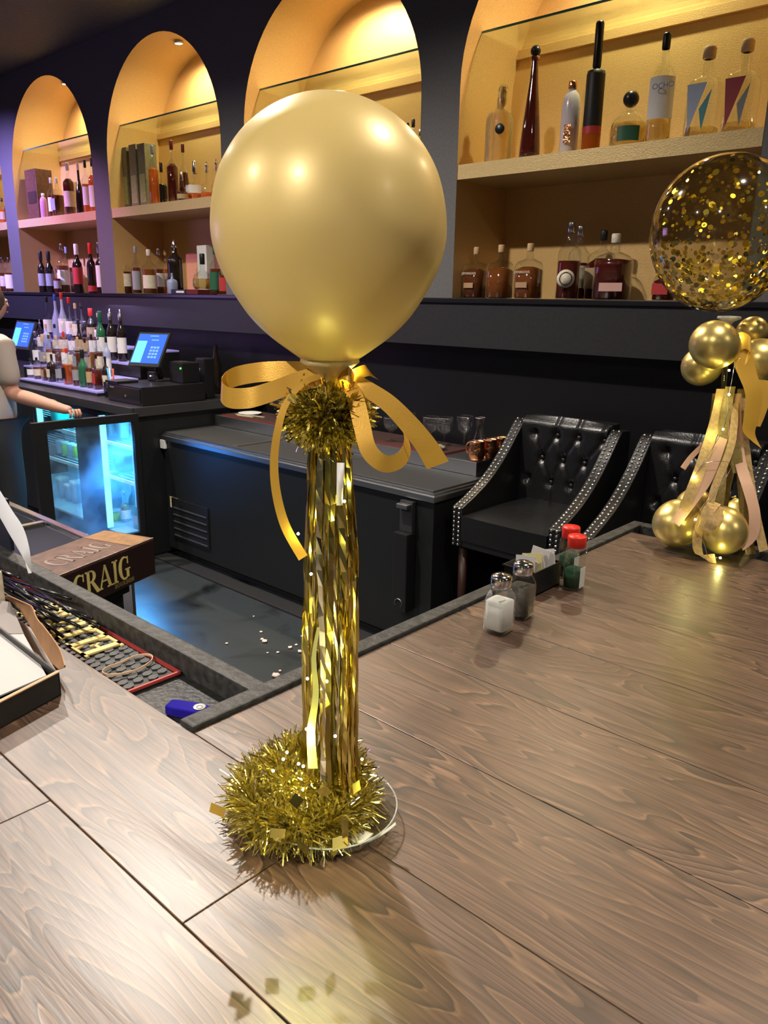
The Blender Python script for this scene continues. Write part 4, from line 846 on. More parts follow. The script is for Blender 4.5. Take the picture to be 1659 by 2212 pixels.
# ================================================================= TUFTED BAR CHAIRS
M_nail = mat('nail_head', (0.85, 0.83, 0.80), 0.18, metal=1)
CXL, CXR, CYF = -1.985, -1.445, 2.62
def make_chair(label):
    t = thing('bar_chair', label, 'chair', (-1.71, 2.9, 0), 'tufted black bar chairs')
    crv = [(2.65, Z(-0.872)), (2.675, Z(-0.862)), (2.74, Z(-0.835)), (2.84, Z(-0.785)), (2.93, Z(-0.72)), (3.00, Z(-0.655)), (3.06, Z(-0.59)), (3.11, Z(-0.535)), (3.13, Z(-0.525))]
    P2 = catmull([(0, y, z) for y, z in crv], 5)
    for xa, xb in ((CXL, CXL+0.055), (CXR-0.055, CXR)):
        xs = (xa+xb)/2
        q = MB(); vs = []; n = len(P2)
        for xx in (xa, xb): vs += [(xx, p.y, p.z) for p in P2]
        fs = [(i, i+1, n+i+1, n+i) for i in range(n-1)]
        low = [(3.20, Z(-0.53)), (3.22, Z(-1.05)), (2.66, Z(-1.05))]
        k0 = len(vs)
        for xx in (xa, xb): vs += [(xx, y, z) for y, z in low]
        fs += [(n-1, k0, k0+3, 2*n-1), (k0, k0+1, k0+4, k0+3), (k0+1, k0+2, k0+5, k0+4), (k0+2, 0, n, k0+5)]
        fs += [tuple(range(n))+(k0, k0+1, k0+2), tuple(range(n, 2*n))+(k0+3, k0+4, k0+5)]
        q.add(vs, fs); q.build('side_arm', M_leather, t, bevel=0.006)
        # two rows of nail heads following the front edge
        PN = [V((0, 2.648, Z(-1.04)+0.168*i/8)) for i in range(8)]+P2
        L = [0]
        for a, b in zip(PN, PN[1:]): L.append(L[-1]+(b-a).length)
        q = MB(); dd = 0.0
        while dd < L[-1]:
            i = max(j for j in range(len(L)) if L[j] <= dd); i = min(i, len(PN)-2); f = (dd-L[i])/(L[i+1]-L[i]) if L[i+1] > L[i] else 0
            p_ = PN[i]*(1-f)+PN[i+1]*f; tg = (PN[i+1]-PN[i]).normalized(); nn = V((0, -tg.z, tg.y))
            if nn.z < 0 and abs(tg.y) > .1: nn = -nn
            for ox in (-0.013, 0.013):
                q.ball(V((xs+ox, p_.y, p_.z))+nn*0.001, 0.0062, 8, (1, 1, 1))
            dd += 0.0205
        q.build('nail_heads', M_nail, t)['kind'] = 'stuff'
    # seat cushion
    q = MB(); nx, ny = 16, 12; vs = []
    x0, x1, y0, y1 = CXL+0.057, CXR-0.057, 2.645, 3.10
    for j in range(ny+1):
        for i in range(nx+1):
            u, v_ = i/nx, j/ny; b = 0.022*(1-(2*u-1)**6)*(1-(1-v_)**8)
            vs.append((x0+(x1-x0)*u, y0+(y1-y0)*v_+(0.006*math.sin(PI*u)*-1 if j == 0 else 0), Z(-0.905)+b))
    fs = [(j*(nx+1)+i, j*(nx+1)+i+1, (j+1)*(nx+1)+i+1, (j+1)*(nx+1)+i) for j in range(ny) for i in range(nx)]
    q.add(vs, fs, True); n0 = len(vs)
    q.add([vs[i] for i in range(nx+1)]+[(vs[i][0], y0-0.012*math.sin(PI*i/nx)*.5, Z(-0.955)) for i in range(nx+1)]+[(vs[i][0], y0+0.01, Z(-1.02)) for i in range(nx+1)], [(r*(nx+1)+i, r*(nx+1)+i+1, (r+1)*(nx+1)+i+1, (r+1)*(nx+1)+i) for r in range(2) for i in range(nx)], True)
    q.build('seat_cushion', M_leather, t)
    MB().box(x0, x1, 2.66, 3.10, Z(-1.05), Z(-0.93)).build('seat_base', M_leather, t)
    # tufted back
    bx = [(-1.746+.0, -0.577), (-1.639, -0.575), (-1.523+.008, -0.574), (-1.811-.003, -0.688), (-1.706, -0.686), (-1.599, -0.684), (-1.490, -0.682), (-1.778+.02, -0.797), (-1.655, -0.795), (-1.555, -0.793), (-1.86, -0.580), (-1.88, -0.797)]
    bts = [(x_, Z(z_)) for x_, z_ in bx]
    nx, nz = 60, 46; vs = []; X0_, X1_, Z0_, Z1_ = CXL+0.057, CXR-0.057, Z(-0.90), Z(-0.505)
    def seg(px, pz, a, b):
        ax, az = a; bx_, bz = b; dx, dz = bx_-ax, bz-az; tt_ = max(0, min(1, ((px-ax)*dx+(pz-az)*dz)/(dx*dx+dz*dz))); return math.hypot(px-ax-dx*tt_, pz-az-dz*tt_)
    creases = [(a, b) for a in bts for b in bts if a < b and 0.05 < math.hypot(a[0]-b[0], a[1]-b[1]) < 0.142 and abs(a[1]-b[1]) > 0.05]
    for b_ in bts[:3]: creases.append((b_, (b_[0], Z1_+.02)))
    for b_ in (bts[7], bts[8], bts[9]): creases.append((b_, (b_[0], Z0_-.02)))
    for j in range(nz+1):
        for i in range(nx+1):
            x_ = X0_+(X1_-X0_)*i/nx; z_ = Z0_+(Z1_-Z0_)*j/nz
            d = 0.0
            for b_ in bts: d += 0.020*math.exp(-((x_-b_[0])**2+(z_-b_[1])**2)/0.00045)
            dc_ = min([seg(x_, z_, a, b) for a, b in creases]+[1]); d += 0.008*math.exp(-(dc_/0.009)**2)
            topc = 0.03*max(0, (j/nz-0.9)/0.1)**2
            vs.append((x_, 3.078+0.09*(j/nz)*0.15+d+topc, z_+(0.01*math.sin(PI*i/nx) if j == nz else 0)))
    q = MB(); q.add(vs, [(j*(nx+1)+i, j*(nx+1)+i+1, (j+1)*(nx+1)+i+1, (j+1)*(nx+1)+i) for j in range(nz) for i in range(nx)], True); q.build('tufted_back', M_leather, t)
    MB().box(X0_, X1_, 3.14, 3.22, Z(-1.05), Z(-0.505), b=0.012).build('back_frame', M_leather, t)
    for b_ in bts[:10]: MB().ball((b_[0], 3.0925+0.0135*((b_[1]-Z0_)/(Z1_-Z0_)), b_[1]), 0.0105, 10, (1, .6, 1)).build('button', M_leather, t)
    for x_ in (CXL+0.035, CXR-0.035):
        for y_ in (2.70, 3.18): MB().cyl((x_, y_, 0), (x_, y_+(0 if y_ < 3 else -.02), Z(-1.04)), 0.015, 0.022, 10).build('leg', mat('dark_wood', (0.03, 0.012, 0.008), 0.35), t)
    MB().box(CXL+0.04, CXR-0.04, 2.69, 2.71, 0.25, 0.28).build('foot_rail', M_chrome, t)
    return t
ch = make_chair('black tufted leather bar chair with nailheads, fully visible beside the cooler')
dup(ch, (-1.71+0.625, 2.9, 0), 'black tufted leather bar chair partly hidden behind the confetti balloon centrepiece')

# ================================================================= BACK COUNTER WITH GLASS-DOOR FRIDGES
BCX1 = -4.235; BZ = Z(-0.65)
t = thing('back_counter', 'black back counter top with metal edge over the fridges', 'counter', (-6, 2.9, BZ))
MB().box(-9.5, BCX1, 2.425, 3.415, BZ-0.012, BZ, b=0.002).build('counter_top', mat('counter_laminate', (0.035, 0.033, 0.036), 0.3, bump=0.1), t)
MB().box(-9.5, BCX1+0.001, 2.405, 2.4245, BZ-0.055, BZ+0.001, b=0.003).build('front_edge', mat('edge_strip', (0.06, 0.06, 0.065), 0.35, metal=0.5), t)
MB().box(BCX1, BCX1+0.016, 2.425, 3.415, BZ-0.055, BZ+0.001, b=0.003).build('side_edge', mat('edge_strip', (0, 0, 0)), t)
FT = BZ-0.056; FB = 0.10
f = thing('back_bar_fridge', 'black glass-door fridge with blue light, its right door held open', 'fridge', (-5.2, 2.9, 0))
M_frint = mat('fridge_liner', (0.28, 0.45, 0.52), 0.4)
xs_ = [-6.55, -5.98, -5.58, -5.02, -4.68, -4.245]
MB().box(-6.6, -4.24, 3.10, 3.14, FB, FT).box(-6.6, -6.56, 2.45, 3.10, FB, FT).box(-4.262, -4.24, 2.42, 3.10, 0.02, FT).box(-6.6, -4.262, 2.45, 3.10, FT-0.035, FT).box(-6.6, -4.262, 2.47, 3.10, 0.02, FB).build('cabinet', M_blackmetal, f)
MB().box(-6.55, -4.263, 3.07, 3.098, FB, FT-0.036).box(-6.55, -4.263, 2.44, 3.07, FB, FB+0.012).box(-4.276, -4.263, 2.43, 3.07, FB+0.013, FT-0.036).build('liner', M_frint, f)
for a_, b_ in ((-5.98, -5.60), (-5.01, -4.69)):
    MB().box(a_, b_, 2.425, 2.47, 0.05, FT-0.036).build('door_post', M_blackmetal, f)
    MB().box(b_+0.001, b_+0.014, 2.432, 2.47, FB+0.02, FT-0.04).build('light_strip', mat('cyan_led', (0.2, 0.7, 1), 0.3, emit=(0.25, 0.75, 1.0), estr=1.6), f)
MB().box(-4.262, -4.2405, 2.408, 2.4195, FB+0.25, FT-0.05).build('hinge_gasket', mat('gasket', (0.25, 0.45, 0.6), 0.3, emit=(0.15, 0.45, 0.8), estr=0.8), f)  # blue glow put into the gasket's own material
for (a_, b_) in ((-6.54, -5.99), (-5.59, -5.02), (-4.675, -4.28)):
    for zz in (Z(-0.93), Z(-1.16)):
        q = MB(); q.box(a_, b_, 2.46, 2.47, zz, zz+0.022)
        q.box(a_, b_, 3.04, 3.05, zz, zz+0.01)
        for k in range(11): y_ = 2.48+k*0.05; q.box(a_, b_, y_, y_+0.004, zz+.006, zz+0.010)
        q.build('wire_shelf', mat('white_wire', (0.6, 0.75, 0.8), 0.35), f)
for xx in (-6.25, -5.3, -4.48):
    lamp('fridge_lamp', 'AREA', (xx, 2.56, FT-0.05), FRIDGE_W, (0.12, 0.62, 1.0), 0.28, f)
    MB().box(xx-0.15, xx+0.15, 2.50, 2.53, FT-0.046, FT-0.037).build('light_bar', mat('cyan_led', (0, 0, 0)), f)
lamp('fridge_spill', 'SPOT', (-4.46, 2.47, 0.84), 150, (0.05, 0.38, 1.0), 0.06, f, rot=(V((-3.2, 1.9, 0))-V((-4.46, 2.47, 0.84))).to_track_quat('-Z', 'Y').to_euler(), spot=math.radians(75), blend=0.9)
# open door, about square to the front, misted glass
hx0, hy0 = -4.185, 2.405; hx1, hy1 = -4.212, 1.785; DT, DB = Z(-0.672), Z(-1.50)
U = (V((hx1, hy1, 0))-V((hx0, hy0, 0))); DL = U.length; U.normalize(); Nn = V((-U.y, U.x, 0)); o0 = V((hx0, hy0, DB))
q = MB(); th = 0.035
q.obox(o0+V((0, 0, DT-DB-0.045)), U*DL, Nn*th, V((0, 0, 0.045))); q.obox(o0, U*DL, Nn*th, V((0, 0, 0.10)))
q.obox(o0+V((0, 0, 0.1)), U*0.035, Nn*th, V((0, 0, DT-DB-0.145))); q.obox(o0+U*(DL-0.075)+V((0, 0, 0.1)), U*0.075, Nn*th, V((0, 0, DT-DB-0.145)))
q.build('open_door_frame', M_blackmetal, f)
mm = bpy.data.materials.new('misted_glass'); mm.use_nodes = True; nt = mm.node_tree; N = nt.nodes; L = nt.links
for n_ in list(N): N.remove(n_)
oo = N.new('ShaderNodeOutputMaterial'); tr_ = N.new('ShaderNodeBsdfTransparent'); gl = N.new('ShaderNodeBsdfGlossy'); gl.inputs['Roughness'].default_value = 0.05
df = N.new('ShaderNodeBsdfDiffuse'); df.inputs[0].default_value = (0.30, 0.55, 0.75, 1); tl_ = N.new('ShaderNodeBsdfTranslucent'); tl_.inputs[0].default_value = (0.3, 0.55, 0.8, 1)
ad_ = N.new('ShaderNodeMixShader'); L.new(df.outputs[0], ad_.inputs[1]); L.new(tl_.outputs[0], ad_.inputs[2]); ad_.inputs[0].default_value = 0.7
tc = N.new('ShaderNodeTexCoord'); no = N.new('ShaderNodeTexNoise'); no.inputs['Scale'].default_value = 4; no.inputs['Detail'].default_value = 4; L.new(tc.outputs['Object'], no.inputs[0])
mr = N.new('ShaderNodeMapRange'); mr.inputs[1].default_value = 0.40; mr.inputs[2].default_value = 0.70; mr.inputs[3].default_value = 0.06; mr.inputs[4].default_value = 0.42; L.new(no.outputs['Fac'], mr.inputs[0])
m1 = N.new('ShaderNodeMixShader'); L.new(mr.outputs[0], m1.inputs[0]); L.new(tr_.outputs[0], m1.inputs[1]); L.new(ad_.outputs[0], m1.inputs[2])
fz = N.new('ShaderNodeValue'); fz.outputs[0].default_value = 0.08; m2 = N.new('ShaderNodeMixShader'); L.new(fz.outputs[0], m2.inputs[0]); L.new(m1.outputs[0], m2.inputs[1]); L.new(gl.outputs[0], m2.inputs[2]); L.new(m2.outputs[0], oo.inputs[0])
MB().obox(o0+V((0, 0, 0.1))+U*0.035+Nn*0.015, U*(DL-0.11), Nn*0.004, V((0, 0, DT-DB-0.145))).build('misted_pane', mm, f)
# closed door glass of the other bays
for a_, b_ in ((-6.55, -5.98), (-5.60, -5.01)):
    MB().box(a_+0.001, b_-0.001, 2.405, 2.41, FB+0.02, FT-0.04).build('glass_pane', M_glass, f)

# ================================================================= BOTTLES
GL = {'clear': M_glass, 'amber': mat('amber_liquid', (0.24, 0.07, 0.014), 0.08, trans=0.4), 'red': mat('red_liquid', (0.10, 0.014, 0.008), 0.06, trans=0.3),
      'dark': mat('dark_bottle', (0.015, 0.010, 0.008), 0.08, coat=0.5), 'orange': mat('orange_liquid', (0.75, 0.16, 0.02), 0.08, trans=0.55),
      'brown': mat('brown_liquid', (0.13, 0.035, 0.010), 0.06, trans=0.3), 'pink': mat('pink_glass', (0.75, 0.35, 0.55), 0.15, trans=0.4),
      'white': mat('white_ceramic', (0.62, 0.56, 0.58), 0.25, coat=0.5), 'matte': mat('matte_black_bottle', (0.012, 0.012, 0.012), 0.5),
      'green': mat('green_glass', (0.02, 0.12, 0.05), 0.08, coat=0.5), 'frost': mat('frosted_glass', (0.45, 0.50, 0.75), 0.35, trans=0.35), 'straw': mat('straw_liquid', (0.80, 0.58, 0.22), 0.05, trans=0.8),
      'crystal': mat('cut_crystal', (0.85, 0.65, 0.30), 0.08, trans=0.75, bump=1.0, bscale=55),
      'blue': mat('blue_glass', (0.03, 0.06, 0.5), 0.12, trans=0.3), 'water': thin_glass('spirit', (0.97, 0.97, 0.98), 0.02)}
CAPS = {'black': M_plastic, 'cork': mat('cork', (0.50, 0.32, 0.16), 0.7), 'white': M_white, 'red': mat('red_wax', (0.55, 0.03, 0.02), 0.3), 'gold': M_foil, 'silver': M_chrome,
        'wine': mat('wine_foil', (0.18, 0.02, 0.03), 0.35), 'pour': M_chrome, 'green': mat('green_foil', (0.01, 0.08, 0.04), 0.35), 'copper': M_copper, 'blue': mat('blue_foil', (0.04, 0.07, 0.35), 0.35), 'tan': M_cream, 'grey': mat('grey_seal', (0.25, 0.26, 0.30), 0.5)}
LABS = {'cream': M_cream, 'white': M_paper, 'red': mat('red_label', (0.40, 0.03, 0.03), 0.5), 'black': M_plastic, 'green': mat('green_label', (0.02, 0.10, 0.05), 0.5), 'grey': mat('grey_label', (0.28, 0.28, 0.30), 0.5), 'tan': mat('tan_label', (0.42, 0.30, 0.16), 0.6)}
ST = {  # (radius, height) fractions of the silhouette, cap start
 'round': ([(0, 0), (.92, 0), (1, .02), (1, .58), (.93, .64), (.55, .70), (.32, .74), (.28, .88)], .86, 2),
 'wine': ([(0, 0), (.92, 0), (1, .02), (1, .52), (.9, .60), (.5, .68), (.34, .74), (.32, .9)], .78, 2),
 'squat': ([(0, 0), (.9, 0), (1, .03), (1, .52), (.97, .60), (.8, .67), (.42, .71), (.24, .74), (.23, .88)], .86, 3.2),
 'square': ([(0, 0), (.95, 0), (1, .02), (1, .56), (.95, .62), (.5, .66), (.30, .69), (.28, .88)], .86, 7),
 'cone': ([(0, 0), (.95, 0), (1, .015), (.97, .12), (.82, .32), (.62, .52), (.42, .70), (.30, .86), (.28, .93)], .90, 2),
 'tall': ([(0, 0), (.95, 0), (1, .01), (1, .60), (.92, .63), (.36, .645), (.32, .66), (.32, .92)], .66, 2),
 'dome': ([(0, 0), (.85, 0), (1, .05), (1, .30), (.93, .44), (.65, .58), (.34, .63), (.28, .66), (.28, .80)], .78, 2),
 'decanter': ([(0, 0), (.8, 0), (1, .08), (1, .25), (.8, .40), (.35, .5), (.22, .54), (.22, .72)], .70, 2),
 'urn': ([(0, 0), (.9, 0), (1, .015), (1, .62), (.95, .72), (.75, .82), (.42, .87), (.36, .90), (.36, .93)], .90, 2),
 'bell': ([(0, 0), (.95, 0), (1, .02), (.96, .30), (.80, .48), (.45, .60), (.28, .70), (.26, .9)], .86, 2)}
def bottle(label, base, H, r, style='round', glass='clear', liq='amber', fill=.55, lab='cream', cap='black', labz=(.16, .46), grp=None, n=18, labspan=150, name='bottle', detail=True):
    prof, c0, p_ = ST[style]; t = thing(name, label, 'bottle', base, grp)
    face = math.atan2(-base[1], -base[0])            # labels face the room, roughly the viewer's side
    pr = [(max(1e-4, a*r), b*H) for a, b in prof]
    MB().lathe(pr, n if p_ == 2 else 28, p=p_, rot=0 if p_ != 2 else 0).build('glass_body', GL[glass] if glass != 'clear' else M_glass, t, False)
    if liq and glass == 'clear':
        fr = fill; lp = [(a*.93, max(b, .012)) for a, b in prof if b < fr]; lp.append((lp[-1][0] if fr < .58 else .45, fr)); lp.append((0, fr+.001))
        MB().lathe([(max(1e-4, a*r), b*H) for a, b in lp], n if p_ == 2 else 28, p=p_).build('liquid', GL[liq], t, False)
    if lab:
        sp_ = math.radians(labspan); a0 = face-sp_/2; z0, z1 = labz
        if p_ == 2:
            MB().lathe([(r*1.012, z0*H), (r*1.012, z1*H)], 10, a0=a0, a1=a0+sp_).build('paper_label', LABS[lab], t, False)
        else:
            MB().box(-r*.8, r*.8, -r*1.03, -r*1.012, z0*H, z1*H).build('paper_label', LABS[lab], t, False)
    # cap
    rc = max(a for a, b in prof if b >= c0-.1)*r if style not in ('urn',) else .40*r
    rc = min(rc, .40*r) if rc > .45*r else rc
    if cap == 'pour':
        MB().lathe([(rc*1.05, c0*H), (rc*1.1, .90*H), (rc*.5, .93*H), (rc*.35, .99*H), (.0001, H)], 12).tube([(0, 0, .92*H), (rc*.5, 0, .97*H), (rc*1.0, 0, 1.0*H)], rc*.3, 6).build('pour_spout', CAPS[cap], t, False)
    elif cap == 'ball':
        MB().ball((0, 0, H-rc*1.5), rc*1.55, 14).cyl((0, 0, c0*H), (0, 0, H-rc*2.2), rc*.9, n=12).build('ball_stopper', M_plastic, t, False)
    elif cap == 'knob':
        MB().lathe([(rc*1.02, c0*H), (rc*1.5, c0*H+.01*H), (rc*1.6, .97*H), (rc*1.2, H), (.0001, H)], 14).build('stopper', CAPS['cork'], t, False)
    elif cap == 'horn':
        MB().lathe([(rc*.9, c0*H), (rc*1.3, c0*H+.02*H), (rc*.7, .82*H), (rc*1.3, .86*H), (rc*.8, .93*H), (.0001, H)], 12).build('stopper', M_chrome, t, False)
    else:
        MB().lathe([(rc*1.06, c0*H), (rc*1.14, c0*H+.004), (rc*1.14, .985*H), (rc*1.0, H), (.0001, H)], 16).build('cap', CAPS[cap], t, False)
    return t
def bpx(label, px, pyt, wpx, Y, zb, style='round', **k):
    """stand a bottle on a shelf at room depth Y; its size follows from the photo"""
    p_ = at(px, pyt, Y=Y); dep = (V((p_.x, Y, (zb+p_.z)/2))-V((0, 0, EYE))).dot(fwd)
    return bottle(label, (p_.x, Y, zb+0.0006), p_.z-zb, wpx/2*dep/FPX, style, **k)

YS = 3.40; ZS = SZ1; ZE = ZL
A = 'on the rightmost alcove shelf'
# rightmost alcove, upper shelf
t = bpx('ornate cut crystal decanter with a tall faceted stopper '+A, 1083, 190, 52, YS, ZS, 'squat', glass='crystal', lab=None, cap='silver')
h_ = t.children[0].dimensions.z if False else 0.19
p_ = at(1080, 278, Y=YS-0.062); MB().lathe([(0.0001, 0), (0.020, 0), (0.024, 0.003), (0.020, 0.006), (0.0001, 0.006)], 24, p_, axis=V((0.3, -1, 0))).build('medallion', M_plastic, t)
q = MB(); tp = at(1088, 190, Y=YS); bt = at(1086, 232, Y=YS)
for k in range(6): a = k*1.05; q.lathe([(0.002, 0), (0.016, 0.02), (0.019, 0.05), (0.012, 0.10), (0.017, (tp-bt).length)], 6, bt+V((0.006*math.cos(a), 0.006*math.sin(a), 0)), rot=a)
q.build('crystal_stopper', GL['straw'], t)
bpx('tall slender amber cone bottle with dark ball stopper '+A, 1158, 98, 48, YS, ZS, 'cone', liq='red', fill=.9, lab=None, cap='ball')
t = bpx('white ceramic bottle with copper top '+A, 1238, 176, 40, YS, ZS, 'urn', glass='white', lab=None, cap='copper')
p_ = at(1228, 285, Y=YS-0.046); MB().box(p_.x-.022, p_.x+.012, p_.y-.006, p_.y-.003, p_.z-.045, p_.z+.03).build('copper_label', M_copper, t)
t = bpx('very tall matte black bottle with long black neck '+A, 1297, 47, 40, YS, ZS, 'tall', glass='matte', lab=None, cap='black')
r0 = 20*((V((at(1297, 200, Y=YS)))-V((0, 0, EYE))).dot(fwd))/FPX
MB().lathe([(r0*1.012, 0.075), (r0*1.012, 0.105)], 24, (t.location.x, YS, ZS)).build('red_band', LABS['red'], t); MB().lathe([(r0*1.012, 0.010), (r0*1.012, 0.0745)], 24, (t.location.x, YS, ZS)).build('amber_base', GL['orange'], t)
bpx('short round bottle with dark green ball stopper '+A, 1365, 196, 78, YS, ZS, 'dome', liq='straw', fill=.42, lab='green', cap='ball', labz=(.08, .34), labspan=70)
t = bpx('clear round bottle with black cork and pale blue paper label '+A, 1442, 72, 54, YS, ZS, 'round', liq='straw', fill=.30, lab='white', cap='black', labz=(.22, .60), labspan=140)
p_ = at(1432, 190, Y=YS-0.075); sans('OCHO', p_+V((0, 0, 0.0)), (math.cos(.5), -math.sin(.5)*-1*0, 0), (0, 0, 1), 0.030, 'lettering', mat('label_blue', (0.10, 0.12, 0.25), .5), t)
M_tb = mat('pale_blue_label', (0.32, 0.38, 0.50), .5); M_tt = mat('teal_label', (0.05, 0.22, 0.24), .5); M_tr = mat('maroon_label', (0.28, 0.02, 0.03), .5)
for px, top, w_, bot, m1_, lb in ((1535, 100, 62, 286, M_tb, 'square clear tapered bottle with blue triangle labels '), (1618, 84, 62, 275, M_tr, 'square clear tapered bottle with maroon triangle labels ')):
    t = bpx(lb+A, px, top, w_, YS, ZS, 'square', liq='straw', fill=.12, lab=None, cap='knob')
    dep = (t.location-V((0, 0, EYE))).dot(fwd); r0 = w_/2*dep/FPX; H_ = at(px, top, Y=YS).z-ZS; y_ = YS-r0*1.06
    q = MB(); q.add([(t.location.x-r0*.85, y_, ZS+H_*.58), (t.location.x+r0*.5, y_, ZS+H_*.58), (t.location.x-r0*.55, y_, ZS+H_*.06), (t.location.x-r0*.55, y_-.001, ZS+H_*.06)], [(0, 1, 2)]); q.build('triangle_label', m1_, t, solid=0.001)
    q = MB(); q.add([(t.location.x+r0*.1, y_, ZS+H_*.3), (t.location.x+r0*.85, y_, ZS+H_*.5), (t.location.x+r0*.4, y_, ZS+H_*.06)], [(0, 1, 2)]); q.build('small_triangle_label', M_tt if m1_ is M_tb else mat('slate_label', (.18, .2, .2), .5), t, solid=0.001)
# rightmost alcove, ledge
A = 'on the rightmost alcove ledge'
def squatb(lb, px, top, w_, liq, lab=None, txt=None, cap='cork', Y=3.40, **k):
    t = bpx(lb+' '+A, px, top, w_, Y, ZE, 'squat', liq=liq, fill=.58, lab=lab, cap=cap, **k)
    if txt:
        dep = (t.location-V((0, 0, EYE))).dot(fwd); r0 = w_/2*dep/FPX; H_ = at(px, top, Y=Y).z-ZE
        sans(txt, (t.location.x, Y-r0*1.04, ZE+H_*.46), (1, 0, 0), (0, 0, 1), .016, 'lettering', M_cream, t)
        MB().box(t.location.x-r0*.5, t.location.x+r0*.5, Y-r0*1.05, Y-r0*1.03, ZE+H_*.20, ZE+H_*.30).build('printed_panel', mat('tan_print', (.35, .22, .12), .5), t)
    return t
squatb('flat amber whiskey flask, leftmost,', 1030, 534, 48, 'brown', txt="JEFFERSON'S")
squatb('flat amber whiskey flask with hang tag, second from the left,', 1084, 529, 54, 'amber', txt=None)
p_ = at(1082, 562, Y=3.33); o = None
t = squatb('flat amber whiskey flask, third from the left,', 1147, 526, 56, 'amber', txt="JEFFERSON'S")
t = bpx('tall whiskey bottle with a round cream label '+A, 1236, 480, 50, 3.40, ZE, 'round', liq='red', fill=.50, lab=None, cap='silver')
p_ = at(1222, 602, Y=3.40-0.066); MB().lathe([(0.0001, 0), (0.040, 0), (0.041, 0.003), (0.0001, 0.004)], 28, p_, axis=V((.45, -1, 0))).build('round_label', M_cream, t)
MB().lathe([(0.026, 0.0042), (0.030, 0.0042), (0.030, 0.0048), (0.026, 0.0048)], 24, p_, axis=V((.45, -1, 0))).build('printed_ring', M_plastic, t)
bpx('whiskey bottle with foil neck behind the round labelled one '+A, 1256, 488, 46, 3.56, ZE, 'round', liq='red', fill=.5, lab='cream', cap='silver')
bpx('dark whiskey bottle with black cap at the back '+A, 1306, 498, 58, 3.56, ZE, 'squat', liq='red', fill=.6, lab='tan', cap='black')
t = bpx('broad dark red flask with cream neck strip and pink label '+A, 1332, 505, 74, 3.40, ZE, 'squat', liq='red', fill=.62, lab=None, cap='tan')
p_ = at(1318, 620, Y=3.40-.115); MB().box(p_.x-.055, p_.x+.055, p_.y, p_.y+.002, p_.z-.018, p_.z+.018).build('pink_label', mat('pink_paper', (.48, .28, .24), .6), t)
bpx('dark red bottle half hidden behind the confetti balloon '+A, 1440, 570, 44, 3.40, ZE, 'squat', liq='red', fill=.6, lab='red', cap='wine')
# alcove behind the balloon
A = 'in the alcove behind the balloon'
bpx('bottle with a black cap beside the post, front one, '+A, 893, 258, 30, 3.40, ZS, 'squat', liq='brown', lab='tan', cap='black')
bpx('bottle with a black cap, back one, '+A, 880, 266, 26, 3.55, ZS, 'round', liq='brown', lab='cream', cap='black')
bpx('clear bottle with silver stopper nearest the post '+A, 908, 280, 20, 3.36, ZS, 'round', liq='water', lab=None, cap='silver')
# alcove just left of the balloon
A = 'on the shelf left of the balloon'
for k, (px, top) in enumerate(((277, 321), (297, 314), (316, 312))):
    p0 = at(px, top, Y=3.47); d_ = 0.050
    t = thing('bottle_gift_box', ['leftmost', 'middle', 'rightmost'][k]+' olive bottle gift box '+A, 'box', (p0.x, 3.47, ZS))
    MB().box(p0.x-d_, p0.x+d_, 3.47-d_, 3.47+d_, ZS+.001, p0.z, b=0.003).build('box_body', mat('olive_box', (0.16, 0.14, 0.075), 0.5, var=.2), t)
    MB().box(p0.x-d_*.75, p0.x+d_*.75, 3.47-d_-.002, 3.47-d_-.0002, ZS+.04, ZS+.24).build('pale_panel', mat('pale_olive', (0.30, 0.29, 0.11), .5, var=.2), t)
for lb, px, top, w_, st, kw in (
    ('bottle of bright orange spirit against the olive boxes', 328, 314, 22, 'round', dict(liq='orange', fill=.62, lab=None, cap='grey')),
    ('small dark round bottle with black cap', 347, 351, 22, 'dome', dict(liq='dark', fill=.5, lab='black', cap='black')),
    ('tallest red bottle with wine foil neck', 369, 303, 25, 'round', dict(liq='red', fill=.64, lab=None, cap='wine')),
    ('tapered red bottle with wine foil neck', 394, 311, 24, 'bell', dict(liq='red', fill=.52, lab=None, cap='wine')),
    ('low wide decanter with white collar tag', 420, 349, 42, 'decanter', dict(liq='orange', fill=.22, lab='white', cap='silver', labz=(.2, .4))),
    ('low decanter with horned silver stopper', 446, 347, 30, 'decanter', dict(liq='orange', fill=.2, lab=None, cap='horn')),
    ('low decanter with pointed silver stopper beside the balloon', 467, 341, 28, 'decanter', dict(liq='orange', fill=.2, lab=None, cap='horn')),
    ('round amber flask before the tapered red bottle', 392, 372, 24, 'decanter', dict(liq='red', fill=.3, lab='tan', cap='silver', labz=(.05, .22)))):
    bpx(lb+' '+A, px, top, w_, {'bot': 3.35, 'rou': 3.335}.get(lb[:3], 3.45), ZS, st, **kw)
A = 'on the ledge left of the balloon'
